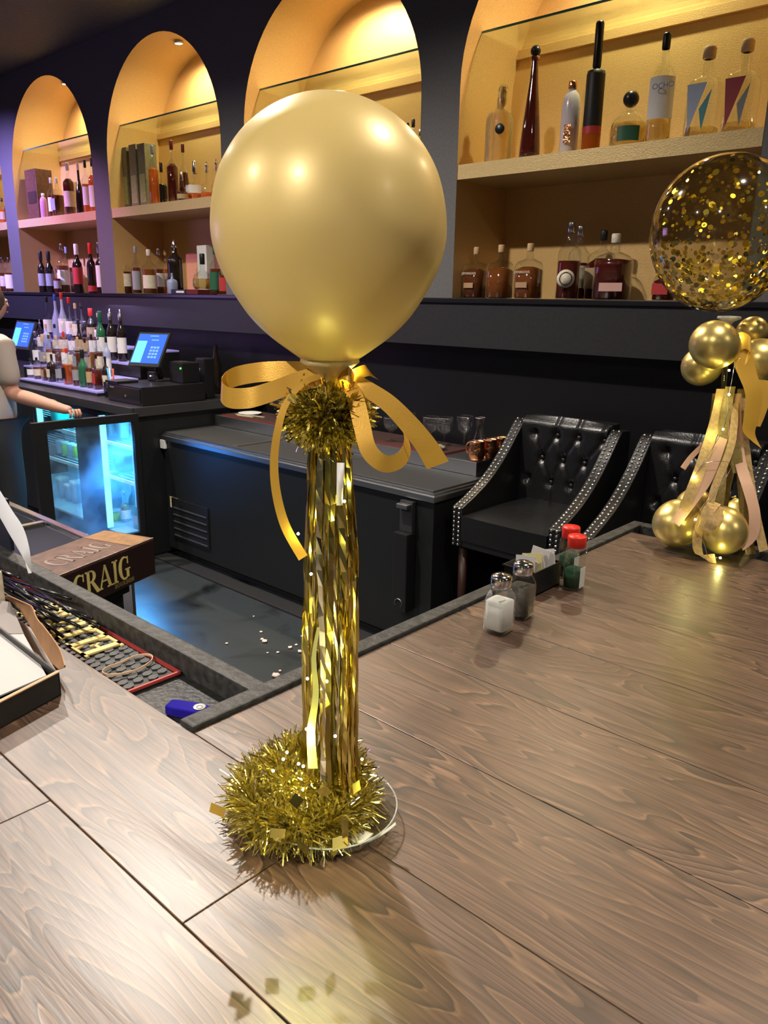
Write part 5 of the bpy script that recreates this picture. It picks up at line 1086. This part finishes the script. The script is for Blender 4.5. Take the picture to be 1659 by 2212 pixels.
for lb, px, top, w_, st, Yb, kw in (
    ('leftmost bottle, cream label and dark cap,', 270, 548, 21, 'round', 3.40, dict(liq='red', lab='cream', cap='black', labz=(.18, .5))),
    ('grey labelled bottle with patterned neck', 291, 532, 19, 'round', 3.38, dict(liq='brown', lab='grey', cap='grey', labz=(.08, .48))),
    ('bottle with cream cap and slanted cream label', 320, 539, 30, 'round', 3.39, dict(liq='amber', lab='cream', cap='tan', labz=(.12, .42))),
    ('bottle with clear neck behind the cream capped one', 341, 537, 22, 'round', 3.51, dict(liq='brown', lab='white', cap='silver')),
    ('bottle with brown cap, third behind,', 356, 538, 22, 'round', 3.64, dict(liq='orange', lab='cream', cap='cork')),
    ('big dark decanter with tall glass finial stopper', 375, 516, 33, 'round', 3.44, dict(glass='dark', lab=None, cap='horn')),
    ('tiny blue grey lidded jar', 371, 590, 20, 'squat', 3.36, dict(glass='frost', lab=None, cap='grey')),
    ('clear decanter with black stopper on stacked boxes', 436, 548, 44, 'decanter', 3.42, dict(liq='straw', fill=.3, lab=None, cap='black')),
    ('bottle with green label', 463, 535, 25, 'round', 3.38, dict(liq='brown', lab='green', cap='green', labz=(.1, .48))),
    ('bottle with red label, cut by the balloon', 484, 560, 26, 'round', 3.38, dict(liq='brown', lab='red', cap='black', labz=(.1, .48)))):
    zb = ZE+(.036 if 'stacked' in lb else 0)
    bpx(lb+' '+A, px, top, w_, Yb, zb, st, **kw)
p0 = at(437, 530, Y=3.58); t = thing('white_gift_box', 'upright white box behind the clear decanter '+A, 'box', (p0.x, 3.60, ZE))
MB().box(p0.x-.06, p0.x+.06, 3.57, 3.64, ZE+.001, p0.z, b=.003).build('box_body', M_paper, t)
p0 = at(402, 600, Y=3.42)
for k, (x0_, x1_, z0_, h_, mt_, lb) in enumerate(((-.10, .12, 0.001, .034, M_plastic, 'flat black presentation box with a white printed strip'), (.125, .27, 0.001, .034, mat('dark_red_box', (.12, .015, .015), .5), 'flat dark red presentation box beside the black one'))):
    t = thing('presentation_box', lb+' '+A, 'box', (p0.x+x0_, 3.40, ZE)); MB().box(p0.x+x0_, p0.x+x1_, 3.33, 3.50, ZE+z0_, ZE+h_, b=.002).build('box_body', mt_, t)
    if k == 0: MB().box(p0.x+.0, p0.x+.10, 3.3282, 3.3298, ZE+.010, ZE+.024).build('printed_strip', M_paper, t)
# third alcove
A = 'on the shelf between the purple posts'
p0 = at(80, 368, Y=3.44); t = thing('wooden_gift_box', 'tall brown wooden bottle box '+A, 'box', (p0.x, 3.44, ZS))
MB().box(p0.x-.11, p0.x+.11, 3.37, 3.52, ZS+.001, p0.z, b=.004).build('box_body', mat('walnut_box', (.10, .04, .022), .5, bump=.3, var=.3), t); MB().box(p0.x-.07, p0.x+.09, 3.366, 3.3695, ZS+.14, ZS+.24).build('carved_panel', mat('dark_panel', (.04, .018, .012), .5), t)
for lb, px, top, w_, st, kw in (
    ('small pink bottle, nearest the front,', 92, 418, 15, 'urn', dict(glass='pink', lab=None, cap='white')),
    ('small bottle with pale neck foil', 108, 384, 17, 'round', dict(liq='red', lab='white', cap='tan', labz=(.15, .5))),
    ('small square bottle with pale neck foil', 121, 384, 24, 'squat', dict(liq='brown', lab='grey', cap='tan')),
    ('bottle with white domed cap and cream label', 144, 352, 24, 'round', dict(liq='red', fill=.7, lab='cream', cap='white')),
    ('slim black bottle with white cap', 167, 352, 18, 'bell', dict(glass='dark', lab=None, cap='white')),
    ('left one of two black capped bottles', 182, 346, 18, 'round', dict(liq='orange', lab='white', cap='black', labz=(.15, .5))),
    ('right one of two black capped bottles', 197, 343, 20, 'round', dict(liq='orange', fill=.7, lab='white', cap='black', labz=(.1, .5)))):
    bpx(lb+' '+A, px, top, w_, 3.38, ZS, st, **kw)
A = 'on the ledge between the purple posts'
for lb, px, top, w_, st, Yb, kw in (
    ('leftmost dark wine bottle', 86, 543, 17, 'wine', 3.42, dict(glass='dark', lab='grey', cap='black')),
    ('second dark wine bottle from the left', 103, 543, 18, 'wine', 3.42, dict(glass='dark', lab='grey', cap='black')),
    ('bottle with silver neck and slanted white label', 131, 526, 26, 'round', 3.44, dict(liq='brown', lab='white', cap='silver')),
    ('bottle with foil neck behind the slanted label one', 142, 533, 22, 'round', 3.58, dict(liq='brown', lab='grey', cap='grey')),
    ('small round bottle before the slanted label one', 121, 577, 16, 'dome', 3.36, dict(liq='red', lab='grey', cap='silver')),
    ('bottle with white capsule and red label', 163, 527, 21, 'wine', 3.40, dict(glass='dark', lab='red', cap='white', labz=(.18, .52))),
    ('dark bottle with red capsule and red base band', 193, 525, 19, 'wine', 3.42, dict(glass='dark', lab='red', cap='red', labz=(.03, .15))),
    ('bottle with white label beside the post', 212, 524, 19, 'wine', 3.38, dict(glass='dark', lab='white', cap='silver', labz=(.12, .55)))):
    bpx(lb+' '+A, px, top, w_, Yb, ZE, st, **kw)
A = 'in the alcove cut by the left edge'
for lb, px, top, w_, zb, kw in (
    ('amber bottle on the gold shelf', 3, 428, 14, ZS, dict(liq='orange', lab='tan', cap='black')), ('dark red bottle on the gold shelf', 13, 414, 14, ZS, dict(liq='red', lab='black', cap='black')),
    ('bottle with dark label on the ledge', 3, 556, 16, ZE, dict(liq='brown', lab='cream', cap='silver')), ('silver capped white labelled bottle on the ledge', 17, 556, 21, ZE, dict(liq='brown', lab='white', cap='silver', labz=(.1, .5)))):
    bpx(lb+' '+A, px, top, w_, 3.38, zb, 'round', **kw)

# ---------------------------------------------------------------- stepped bottle display on the back counter
BS = BZ
tx0, tx1 = -6.95, -4.90
tt = thing('bottle_riser', 'stepped dark bottle riser glowing violet on the back counter', 'riser', (-5.9, 3.0, BS))
M_led = mat('violet_acrylic', (0.35, 0.32, 0.7), 0.35, emit=(0.35, 0.28, 1.0), estr=0.12)
STEP = [(2.62, 0.03), (2.78, 0.10), (2.95, 0.19), (3.12, 0.28)]
for k, (y_, h_) in enumerate(STEP):
    tx0 = at((54, 64, 74, 88)[k], 720, Y=y_).x
    MB().box(tx0, tx1, y_-.075, y_+.075, BS+.0005, BS+h_-.012).build('step_body', M_plastic, tt)
    MB().box(tx0, tx1, y_-.075, y_+.075, BS+h_-.0115, BS+h_).build('lit_top', M_led, tt)
lamp('violet_lamp', 'AREA', (-5.85, 2.95, BS+.58), 3.0, (0.55, 0.45, 1.0), 0.8, tt)
ROW = {
 0: [(64, 'round', 'clear', 'water', 'white', 'black', 775), (78, 'round', 'clear', 'brown', 'cream', 'black', 772), (96, 'square', 'clear', 'brown', 'tan', 'cork', 770), (110, 'squat', 'dark', None, 'cream', 'black', 765), (124, 'round', 'clear', 'water', 'grey', 'silver', 762), (142, 'squat', 'clear', 'orange', 'black', 'red', 752), (160, 'round', 'clear', 'brown', 'grey', 'pour', 757), (176, 'wine', 'green', None, 'green', 'black', 755), (190, 'round', 'clear', 'red', 'tan', 'pour', 760), (206, 'square', 'clear', 'red', 'red', 'black', 764), (226, 'round', 'dark', None, 'cream', 'black', 770)],
 1: [(74, 'round', 'clear', 'water', 'white', 'silver', 716), (90, 'dome', 'clear', 'water', 'grey', 'cork', 722), (104, 'round', 'clear', 'amber', 'cream', 'gold', 722), (120, 'square', 'clear', 'red', 'white', 'cork', 725), (136, 'round', 'clear', 'orange', 'white', 'red', 716), (150, 'round', 'clear', 'water', 'cream', 'blue', 724), (166, 'squat', 'clear', 'brown', 'grey', 'cork', 728), (182, 'round', 'clear', 'water', 'grey', 'black', 730), (196, 'square', 'clear', 'amber', 'tan', 'black', 722), (210, 'round', 'clear', 'red', 'cream', 'pour', 722), (228, 'round', 'frost', None, 'white', 'black', 728)],
 2: [(84, 'round', 'clear', 'water', 'white', 'pour', 690), (98, 'round', 'frost', None, None, 'cork', 700), (117, 'round', 'clear', 'water', 'cream', 'black', 700), (134, 'bell', 'clear', 'amber', 'cream', 'tan', 695), (152, 'round', 'clear', 'red', 'white', 'cork', 698), (168, 'bell', 'dark', None, 'tan', 'black', 690), (182, 'round', 'clear', 'brown', 'tan', 'silver', 694), (196, 'round', 'clear', 'red', 'white', 'pour', 690), (214, 'wine', 'green', None, 'white', 'green', 672), (236, 'wine', 'dark', None, 'white', 'pour', 667), (258, 'wine', 'dark', None, 'white', 'pour', 668)],
 3: [(99, 'bell', 'clear', 'water', 'white', 'black', 640), (117, 'bell', 'frost', None, None, 'blue', 636), (131, 'bell', 'frost', None, 'white', 'red', 632), (147, 'bell', 'clear', 'water', 'white', 'red', 642), (161, 'bell', 'clear', 'water', 'cream', 'cork', 655), (174, 'bell', 'clear', 'water', None, 'black', 655), (194, 'wine', 'dark', None, 'tan', 'red', 666), (211, 'bell', 'clear', 'red', 'white', 'cork', 676)]}
desc = {'round': 'bottle', 'square': 'square bottle', 'squat': 'broad flask', 'dome': 'short round bottle', 'bell': 'tapered bottle', 'wine': 'wine-shaped bottle'}
rown = ['front', 'second', 'third', 'back']; ordn = ['leftmost', 'second', 'third', 'fourth', 'fifth', 'sixth', 'seventh', 'eighth', 'ninth', 'tenth', 'eleventh', 'twelfth']
ccol = {'pour': 'silver spout', 'cork': 'cork stopper', 'silver': 'silver cap', 'tan': 'cream cap', 'wine': 'wine foil cap'}
for rw, lst in ROW.items():
    for k, (px, st, gl_, lq, lb_, cp_, top) in enumerate(lst):
        y_, h_ = STEP[rw]
        c_ = {'clear': lq if lq != 'water' else 'clear', 'frost': 'frosted', 'dark': 'dark', 'green': 'green'}[gl_]
        lbl = f"{c_} {desc[st]} with {ccol.get(cp_, cp_+' cap')}, {ordn[k]} {'in' if not k else 'from left in'} the {rown[rw]} riser row"
        bpx(lbl, px, top, {'round': 17, 'square': 18, 'squat': 21, 'dome': 22, 'bell': 21, 'wine': 21}[st]*(0.95 if rw < 3 else 1.0), y_, BS+h_, st, glass=gl_, liq=lq, lab=lb_, cap=cp_, fill=.55, n=14, grp=f'bottles in the {rown[rw]} row of the lit riser')
# garnish caddy, straws, menu between display and register
t = thing('straw_caddy', 'black caddy with blue and red straws left of the cash register', 'caddy', (-4.80, 2.60, BS))
MB().lathe([(0.0001, .001), (.05, .001), (.055, .10), (.05, .10), (.046, .01), (.0001, .01)], 4, (-4.80, 2.60, BS), rot=PI/4).build('cup', M_plastic, t)
for k, (cc, dx) in enumerate(((mat('cyan_straw', (.05, .3, .8), .4), -.01), (mat('orange_straw', (.7, .12, .05), .4), .02), (M_white, .0))):
    MB().cyl((-4.80+dx, 2.60, BS+.02), (-4.80+dx*2.5, 2.59, BS+.19), .005, n=8).build('straw', cc, t)

# ---------------------------------------------------------------- cash register and screens
def pos_screen(label, bl, br, tr_, tl2, stand=True):
    """tablet style terminal: four corners of its lit screen, given as points in the room"""
    c_ = (bl+br+tr_+tl2)/4; t = thing('touch_terminal', label, 'screen', (c_.x, c_.y, c_.z-.2))
    U = (br-bl); W = (tl2-bl); N = U.cross(W).normalized()
    if N.y > 0: N = -N
    u, w_ = U.normalized(), W.normalized(); m_ = .012
    MB().obox(bl-u*m_-w_*m_*1.8-N*.001, U+u*2*m_, W+w_*2.8*m_, -N*.02).build('case', mat('dark_grey_case', (.03, .03, .034), .3), t, bevel=.002)
    MB().obox(bl+N*0, U, W, N*.0008).build('display', mat('blue_display', (.02, .06, .25), .2, emit=(.035, .12, .62), estr=1.1), t)
    MB().obox(bl+N*.001+U*.02+W*.02, U*.34, W*.74, N*.0006).build('light_panel', mat('cyan_display', (.1, .4, .7), .2, emit=(.09, .50, .95), estr=1.3), t)
    q = MB()
    for r_i in range(4):
        for c_i in range(3): q.obox(bl+N*.001+U*(.55+.11*c_i)+W*(.18+.11*r_i), U*.085, W*.07, N*.0005)
    q.obox(bl+N*.001+U*.5+W*.78, U*.25, W*.035, N*.0005); q.obox(bl+N*.001+U*.4+W*.92, U*.3, W*.03, N*.0005)
    q.build('key_pad', mat('pad_display', (.1, .2, .4), .2, emit=(.12, .28, .75), estr=1.2), t)
    return t, c_, N
def onp(px, py, P0, N): 
    r = (px-829.5)/FPX*rt-(py-1106)/FPX*up+fwd; o_ = V((0, 0, EYE)); k = (P0-o_).dot(N)/r.dot(N); return o_+r*k
Np = V((0.28, -0.88, 0.38)).normalized(); P0 = at(325, 762, Y=2.74)
cs = [onp(a, b, P0, Np) for a, b in ((281, 783), (341, 786), (365, 723), (303, 721))]
t, c_, N_ = pos_screen('blue lit touch screen terminal standing on the cash drawer', cs[0], cs[1], cs[2], cs[3])
DRT = Z(-0.535)
MB().box(c_.x-.06, c_.x+.06, c_.y+.01, c_.y+.14, DRT+.001, DRT+.012, b=.003).cyl((c_.x, c_.y+.07, DRT+.01), (c_.x, c_.y+.035, c_.z-.02), .02, n=12).box(c_.x-.04, c_.x+.04, c_.y-.0, c_.y+.03, DRT+.012, DRT+.06, b=.004).build('stand', mat('dark_grey_case', (0, 0, 0)), t)
MB().ball((c_.x, c_.y-.004, DRT+.035), .004, 8).build('status_light', mat('white_led', (1, 1, 1), .3, emit=(.7, .75, 1), estr=4), t)
t = thing('cash_drawer', 'black cash drawer under the touch screen at the end of the back counter', 'cash drawer', (-4.43, 2.72, BS))
MB().box(-4.67, -4.262, 2.50, 2.96, BS+.001, DRT, b=.004).build('drawer_case', M_plastic, t)
MB().box(-4.655, -4.277, 2.494, 2.4995, BS+.012, DRT-.012, b=.002).build('drawer_front', M_plastic, t)
MB().cyl((-4.44, 2.4935, Z(-.60)), (-4.44, 2.489, Z(-.60)), .009, n=14).cyl((-4.44, 2.4885, Z(-.60)), (-4.44, 2.486, Z(-.60)), .004, n=10).build('lock', M_chrome, t)
MB().box(-4.63, -4.58, 2.4925, 2.4938, Z(-.562), Z(-.555)).build('maker_plate', mat('grey_plate', (.2, .2, .22), .4), t)
t = thing('receipt_printer', 'black receipt printer with a green light right of the touch screen', 'printer', (-4.37, 2.88, DRT))
MB().box(-4.45, -4.30, 2.82, 2.95, DRT+.001, DRT+.13, b=.006).build('printer_case', M_plastic, t)
MB().box(-4.43, -4.32, 2.83, 2.90, DRT+.131, DRT+.134).build('paper_slot', mat('grey_plastic', (0, 0, 0)), t)
MB().ball(at(390, 796, Y=2.8185), .006, 10).build('green_light', mat('green_led', (0, 1, 0), .3, emit=(.05, 1, .05), estr=5), t)
t = thing('card_tray', 'flat black folder lying on the left of the cash drawer', 'folder', (-4.60, 2.56, DRT))
MB().box(-4.68, -4.53, 2.49, 2.64, DRT+.0005, DRT+.016, b=.003).build('cover', M_plastic, t)
t = thing('soda_gun_holster', 'dark soda gun holster with silver tip at the end of the counter', 'soda gun', (-4.255, 3.02, BS))
p_ = at(432, 800, Y=3.0); MB().box(p_.x-.05, p_.x+.05, 3.0, 3.08, BS+.001, p_.z+.08, b=.01).build('holster', M_plastic, t); MB().ball((p_.x, 2.995, p_.z), .010, 10, (1, 1, 1.5)).build('nozzle', M_chrome, t)
t = thing('tall_pourer', 'tall dark bottle standing beside the soda gun', 'bottle', (-4.27, 3.28, BS))
p_ = at(465, 745, Y=3.25); MB().lathe([(.0001, .001), (.036, .001), (.038, .01), (.038, .2), (.015, .27), (.013, p_.z-BS)], 18, (p_.x if p_.x < -4.30 else -4.30, 3.25, BS)).build('glass_body', GL['dark'], t)
P0 = at(50, 722, Y=2.74); Np = V((0.25, -0.9, 0.34)).normalized()
cs = [onp(a, b, P0, Np) for a, b in ((23, 746), (60, 750), (75, 698), (37, 695))]
t, c_, N_ = pos_screen('second blue lit touch screen, at the left beside the bartender', cs[0], cs[1], cs[2], cs[3])
MB().cyl((c_.x, c_.y+.06, BS+.001), (c_.x, c_.y+.03, c_.z-.02), .02, n=12).box(c_.x-.06, c_.x+.06, c_.y, c_.y+.12, BS+.001, BS+.012).build('stand', mat('dark_grey_case', (0, 0, 0)), t)

# ---------------------------------------------------------------- fridge contents
def put(label, px, pyt, wpx, Y, zb, **k): return bpx(label, px, pyt, wpx, Y, zb, **k)
S1, S2, S0 = Z(-0.93)+.0115, Z(-1.16)+.0115, FB+.0125
t = put('white wine bottle with pale label low in the right fridge bay', 268, 1062, 24, 2.62, S0, style='bell', liq='straw', fill=.6, lab='white', cap='silver', labz=(.1, .4))
t = put('dark champagne bottle with gold label low in the right fridge bay', 296, 1042, 28, 2.60, S0, style='bell', glass='green', lab='tan', cap='gold', labz=(.1, .3))
t = put('dark champagne bottle behind the gold labelled one in the fridge', 286, 1038, 26, 2.76, S0, style='bell', glass='green', lab='tan', cap='silver', labz=(.1, .3))
def tub(label, px, py, w_, h_, Y, zb, m1_, m2_, name='plastic_tub'):
    p_ = at(px, py, Y=Y); t = thing(name, label, 'container', (p_.x, Y, zb+.0006))
    MB().lathe([(.0001, 0), (w_*.8, 0), (w_*.85, .003), (w_, h_*.85), (w_*.98, h_*.86)], 28, p=4).build('tub_body', m1_, t, False)
    MB().lathe([(w_*1.03, h_*.86), (w_*1.04, h_), (w_*.5, h_*1.01), (.0001, h_*1.01)], 28, p=4).build('lid', m2_, t, False)
M_teal = mat('teal_plastic', (.02, .42, .36), .35, trans=.2); M_fz = mat('cloudy_plastic', (.45, .65, .75), .3, trans=.5)
tub('clear tub of dark fruit on the middle shelf of the right fridge bay', 268, 1010, .06, .13, 2.62, S2, mat('berry_tub', (.10, .06, .16), .3), M_fz)
tub('clear jug with blue lid on the top shelf of the right fridge bay', 264, 920, .040, .155, 2.62, S1, M_fz, mat('blue_lid', (.02, .15, .8), .4), 'juice_jug')
tub('pale blue drink holder on the top shelf of the right fridge bay', 240, 930, .045, .12, 2.6, S1, M_fz, M_white)
tub('stacked white cups low in the right fridge bay', 252, 1075, .035, .30, 2.70, S0, M_fz, M_white, 'cup_stack')
tub('bright green lidded pot low in the right fridge bay', 250, 1110, .045, .075, 2.58, S0, mat('lime_plastic', (.35, .6, .05), .4), M_fz)
tub('teal tub with white lid on the left side of the left fridge bay', 140, 960, .075, .15, 2.60, S1-.0, M_teal, M_white)
tub('teal tub with pale lid on the right side of the left fridge bay', 158, 960, .05, .14, 2.74, S1-.0, M_teal, M_fz)
for k, px in enumerate((134, 145, 157, 168)):
    tub(f'{["leftmost", "second", "third", "rightmost"][k]} small lidded jar on the middle shelf of the left fridge bay', px, 1010, .024, .10, 2.60, S2, [M_fz, mat('lime_plastic', (0, 0, 0)), M_fz, mat('lime_plastic', (0, 0, 0))][k], M_white, 'lidded_jar')
for k, (px, h_) in enumerate(((138, .16), (155, .13), (168, .17))):
    tub(f'{["left", "middle", "right"][k]} pale pot at the bottom of the left fridge bay', px, 1080, .04, h_, 2.62, S0, M_fz, M_white, 'sauce_pot')
tub('row of blue cans at the top of the left fridge bay', 150, 880, .04, .12, 2.80, S1, mat('can_blue', (.1, .5, .8), .3, metal=.5), M_chrome, 'drink_can')

# ================================================================= FLOOR SCRAPS
rs = random.Random(9); M_bit = mat('pale_scrap', (.62, .52, .46), .8)
for px, py, s in ((490, 1389, 5), (564, 1364, 5), (572, 1385, 9), (566, 1380, 6), (600, 1408, 5), (578, 1409, 4), (627, 1398, 7), (648, 1407, 8), (652, 1373, 4), (596, 1460, 13), (590, 1476, 9), (618, 1466, 4), (637, 1449, 6), (652, 1448, 7), (573, 1477, 4), (530, 1275, 3), (640, 1392, 5), (655, 1420, 5), (605, 1448, 5), (548, 1330, 3)):
    p_ = at(px, py, Z=0.006); s = s*.75/FPX*p_.length
    q = MB(); q.ball((0, 0, 0), s, 8, (1, 1, .5)); q.v = [v_*rs.uniform(.8, 1.2) for v_ in q.v]
    o = q.build('food_scrap', M_bit); o.location = (p_.x, p_.y, s*.5+.0005); o.rotation_euler = (0, 0, rs.uniform(0, 6)); tag(o, 'small pale food scrap lying on the dark floor behind the bar', 'scrap', 'pale scraps on the floor')
# anti-fatigue floor tiles seams kept in the slate; black rubber kick strip before the cooler
o = MB().box(-4.9, -2.1, 2.50, 2.60, 0.0005, 0.012, b=.003).build('floor_strip', M_rubber); tag(o, 'black rubber strip on the floor before the chest cooler', 'strip')

# ================================================================= PERSON (bartender at the left edge, seen from behind)
def skin(name, verts, edges, m, parent, sub=2, root=0):
    me = bpy.data.meshes.new(name); off = parent_loc(parent); me.from_pydata([V(v[:3])-off for v in verts], edges, []); me.update()
    o = bpy.data.objects.new(name, me); COL.objects.link(o); o.parent = parent
    md = o.modifiers.new('skin', 'SKIN'); md.use_smooth_shade = True
    L = me.skin_vertices[0].data
    for i, v in enumerate(verts):
        r_ = v[3]; L[i].radius = r_ if isinstance(r_, tuple) else (r_, r_); L[i].use_root = (i == root)
    s_ = o.modifiers.new('sub', 'SUBSURF'); s_.levels = sub; s_.render_levels = sub
    me.materials.append(m); return o
PX, PY = -4.83, 1.84
M_skin = mat('skin', (.42, .22, .16), .55); M_shirt = mat('beige_knit', (.42, .35, .31), .85, bump=.5, bscale=260); M_pants = mat('black_trousers', (.012, .013, .017), .7, bump=.2); M_hair = mat('dark_hair', (.05, .03, .025), .5)
t = thing('person', 'person in beige short-sleeved top and black trousers holding the fridge door', 'person', (PX, PY, 0))
hip, chest, neck = 0.93, 1.22, 1.40
hand = at(150, 905, Y=2.06); hand = V((-4.215, 2.055, Z(-0.665)))
sho = V((PX+.18, PY+.02, 1.335)); elb = V((-4.685, 1.90, 1.055))
wr = hand+(elb-hand).normalized()*.085+V((0, 0, .018))
body = [(PX, PY, hip, (.09, .07)), (PX, PY, 1.08, (.125, .09)), (PX, PY+.01, chest, (.145, .10)), (PX, PY+.01, 1.33, (.12, .08)), (PX, PY+.01, neck+.01, .055), (PX, PY+.03, 1.47, .052), (PX, PY+.045, 1.53, .075), (PX, PY+.05, 1.60, .072),
        (*sho, .058), (*(sho*.5+elb*.5), .052), (*elb, .047), (*(elb*.62+wr*.38), .045), (*wr, .029), (*(hand+V((0, 0, .02))+(wr-hand)*.45), (.030, .022)),
        (PX-.18, PY+.02, 1.335, .058), (PX-.24, PY+.05, 1.20, .046), (PX-.26, PY+.10, 1.07, .040), (PX-.24, PY+.25, 1.00, .033), (PX-.22, PY+.33, .97, .026), (PX-.21, PY+.40, .96, (.030, .02)),
        (PX+.095, PY, .84, .085), (PX+.105, PY+.02, .48, .062), (PX+.11, PY-.01, .10, .042), (PX+.11, PY+.14, .045, .036),
        (PX-.095, PY, .84, .085), (PX-.11, PY+.02, .48, .062), (PX-.115, PY-.01, .10, .042), (PX-.115, PY+.14, .045, .036)]
ed = [(0, 1), (1, 2), (2, 3), (3, 4), (4, 5), (5, 6), (6, 7), (3, 8), (8, 9), (9, 10), (10, 11), (11, 12), (12, 13), (3, 14), (14, 15), (15, 16), (16, 17), (17, 18), (18, 19), (0, 20), (20, 21), (21, 22), (22, 23), (0, 24), (24, 25), (25, 26), (26, 27)]
bd = skin('body', body, ed, M_skin, t)
# fingers of the right hand closed over the door rail, thumb on the near side
pal = hand+V((0, 0, .02))+(wr-hand)*.35
alng = U_door = V((0.03, 1, 0)).normalized(); acr = V((1, -.03, 0)).normalized()
for k in range(4):
    b_ = pal+alng*(.028-.018*k)+acr*.008; L_ = [.034, .037, .034, .028][k]
    skin('finger', [(*b_, .0095), (*(b_+acr*L_*.55+V((0, 0, .006))), .0088), (*(b_+acr*L_*.9+V((0, 0, -.018))), .0082), (*(b_+acr*L_*.5+V((0, 0, -.036))), .0075)], [(0, 1), (1, 2), (2, 3)], M_skin, bd, 1)
skin('thumb', [(*(pal+alng*.02-acr*.01), .011), (*(pal+alng*.045-acr*.012+V((0, 0, -.01))), .010), (*(pal+alng*.05+acr*.002+V((0, 0, -.028))), .0088)], [(0, 1), (1, 2)], M_skin, bd, 1)
for k in range(4):
    b_ = V((PX-.21, PY+.43, .955))+V((.024-.016*k, 0, 0)); skin('finger', [(*b_, .009), (*(b_+V((0, .03, -.006))), .0085), (*(b_+V((0, .05, -.02))), .0075)], [(0, 1), (1, 2)], M_skin, bd, 1)
skin('thumb', [(PX-.185, PY+.40, .955, .010), (PX-.165, PY+.425, .95, .009), (PX-.165, PY+.45, .94, .008)], [(0, 1), (1, 2)], M_skin, bd, 1)
sm_ = lambda a, b, f: V(a)*(1-f)+V(b)*f
ea = sm_(sho, elb, .86)
skin('knit_top', [(PX, PY, .80, (.185, .15)), (PX, PY, 1.03, (.170, .13)), (PX, PY+.005, chest, (.172, .125)), (PX, PY+.01, 1.33, (.135, .095)), (PX, PY+.01, 1.40, .066),
     (*sho, .074), (*sm_(sho, elb, .45), .072), (*ea, .074), (PX-.18, PY+.02, 1.335, .074), (PX-.225, PY+.045, 1.22, .068), (PX-.25, PY+.08, 1.12, .068)],
     [(0, 1), (1, 2), (2, 3), (3, 4), (3, 5), (5, 6), (6, 7), (3, 8), (8, 9), (9, 10)], M_shirt, t)
skin('trousers', [(PX, PY, .97, (.150, .112)), (PX+.10, PY, .80, .103), (PX+.112, PY+.02, .48, .083), (PX+.118, PY-.01, .10, .075), (PX-.10, PY, .80, .103), (PX-.115, PY+.02, .48, .083), (PX-.12, PY-.01, .10, .075)],
     [(0, 1), (1, 2), (2, 3), (0, 4), (4, 5), (5, 6)], M_pants, t)
for s_ in (-1, 1): MB().box(PX+s_*.113-.045, PX+s_*.113+.045, PY-.07, PY+.20, 0.001, .075, b=.02).build('shoe', M_plastic, t)
q = MB().ball((PX, PY+.035, 1.585), .098, 20, (.92, 1.02, 1.1)); q.v = [v_ for v_ in q.v]; q.build('hair', M_hair, t)
MB().ball((PX, PY+.052, 1.565), .082, 20, (.88, 1.10, 1.28)).build('face', M_skin, bd)
MB().lathe([(.0001, .028), (.008, .01), (.014, -.004), (.0001, -.008)], 10, (PX, PY+.148, 1.555)).build('nose', M_skin, bd)
for s_ in (-1, 1):
    MB().ball((PX+s_*.030, PY+.132, 1.582), .011, 10).build('eye', mat('eye_tone', (.25, .2, .18), .4), bd); MB().ball((PX+s_*.076, PY+.045, 1.565), .024, 10, (.35, .7, 1.2)).build('ear', M_skin, bd)
MB().tube([(PX-.022, PY+.138, 1.518), (PX, PY+.143, 1.516), (PX+.022, PY+.138, 1.518)], .005, 6).build('mouth', mat('lips', (.35, .09, .08), .5), bd)
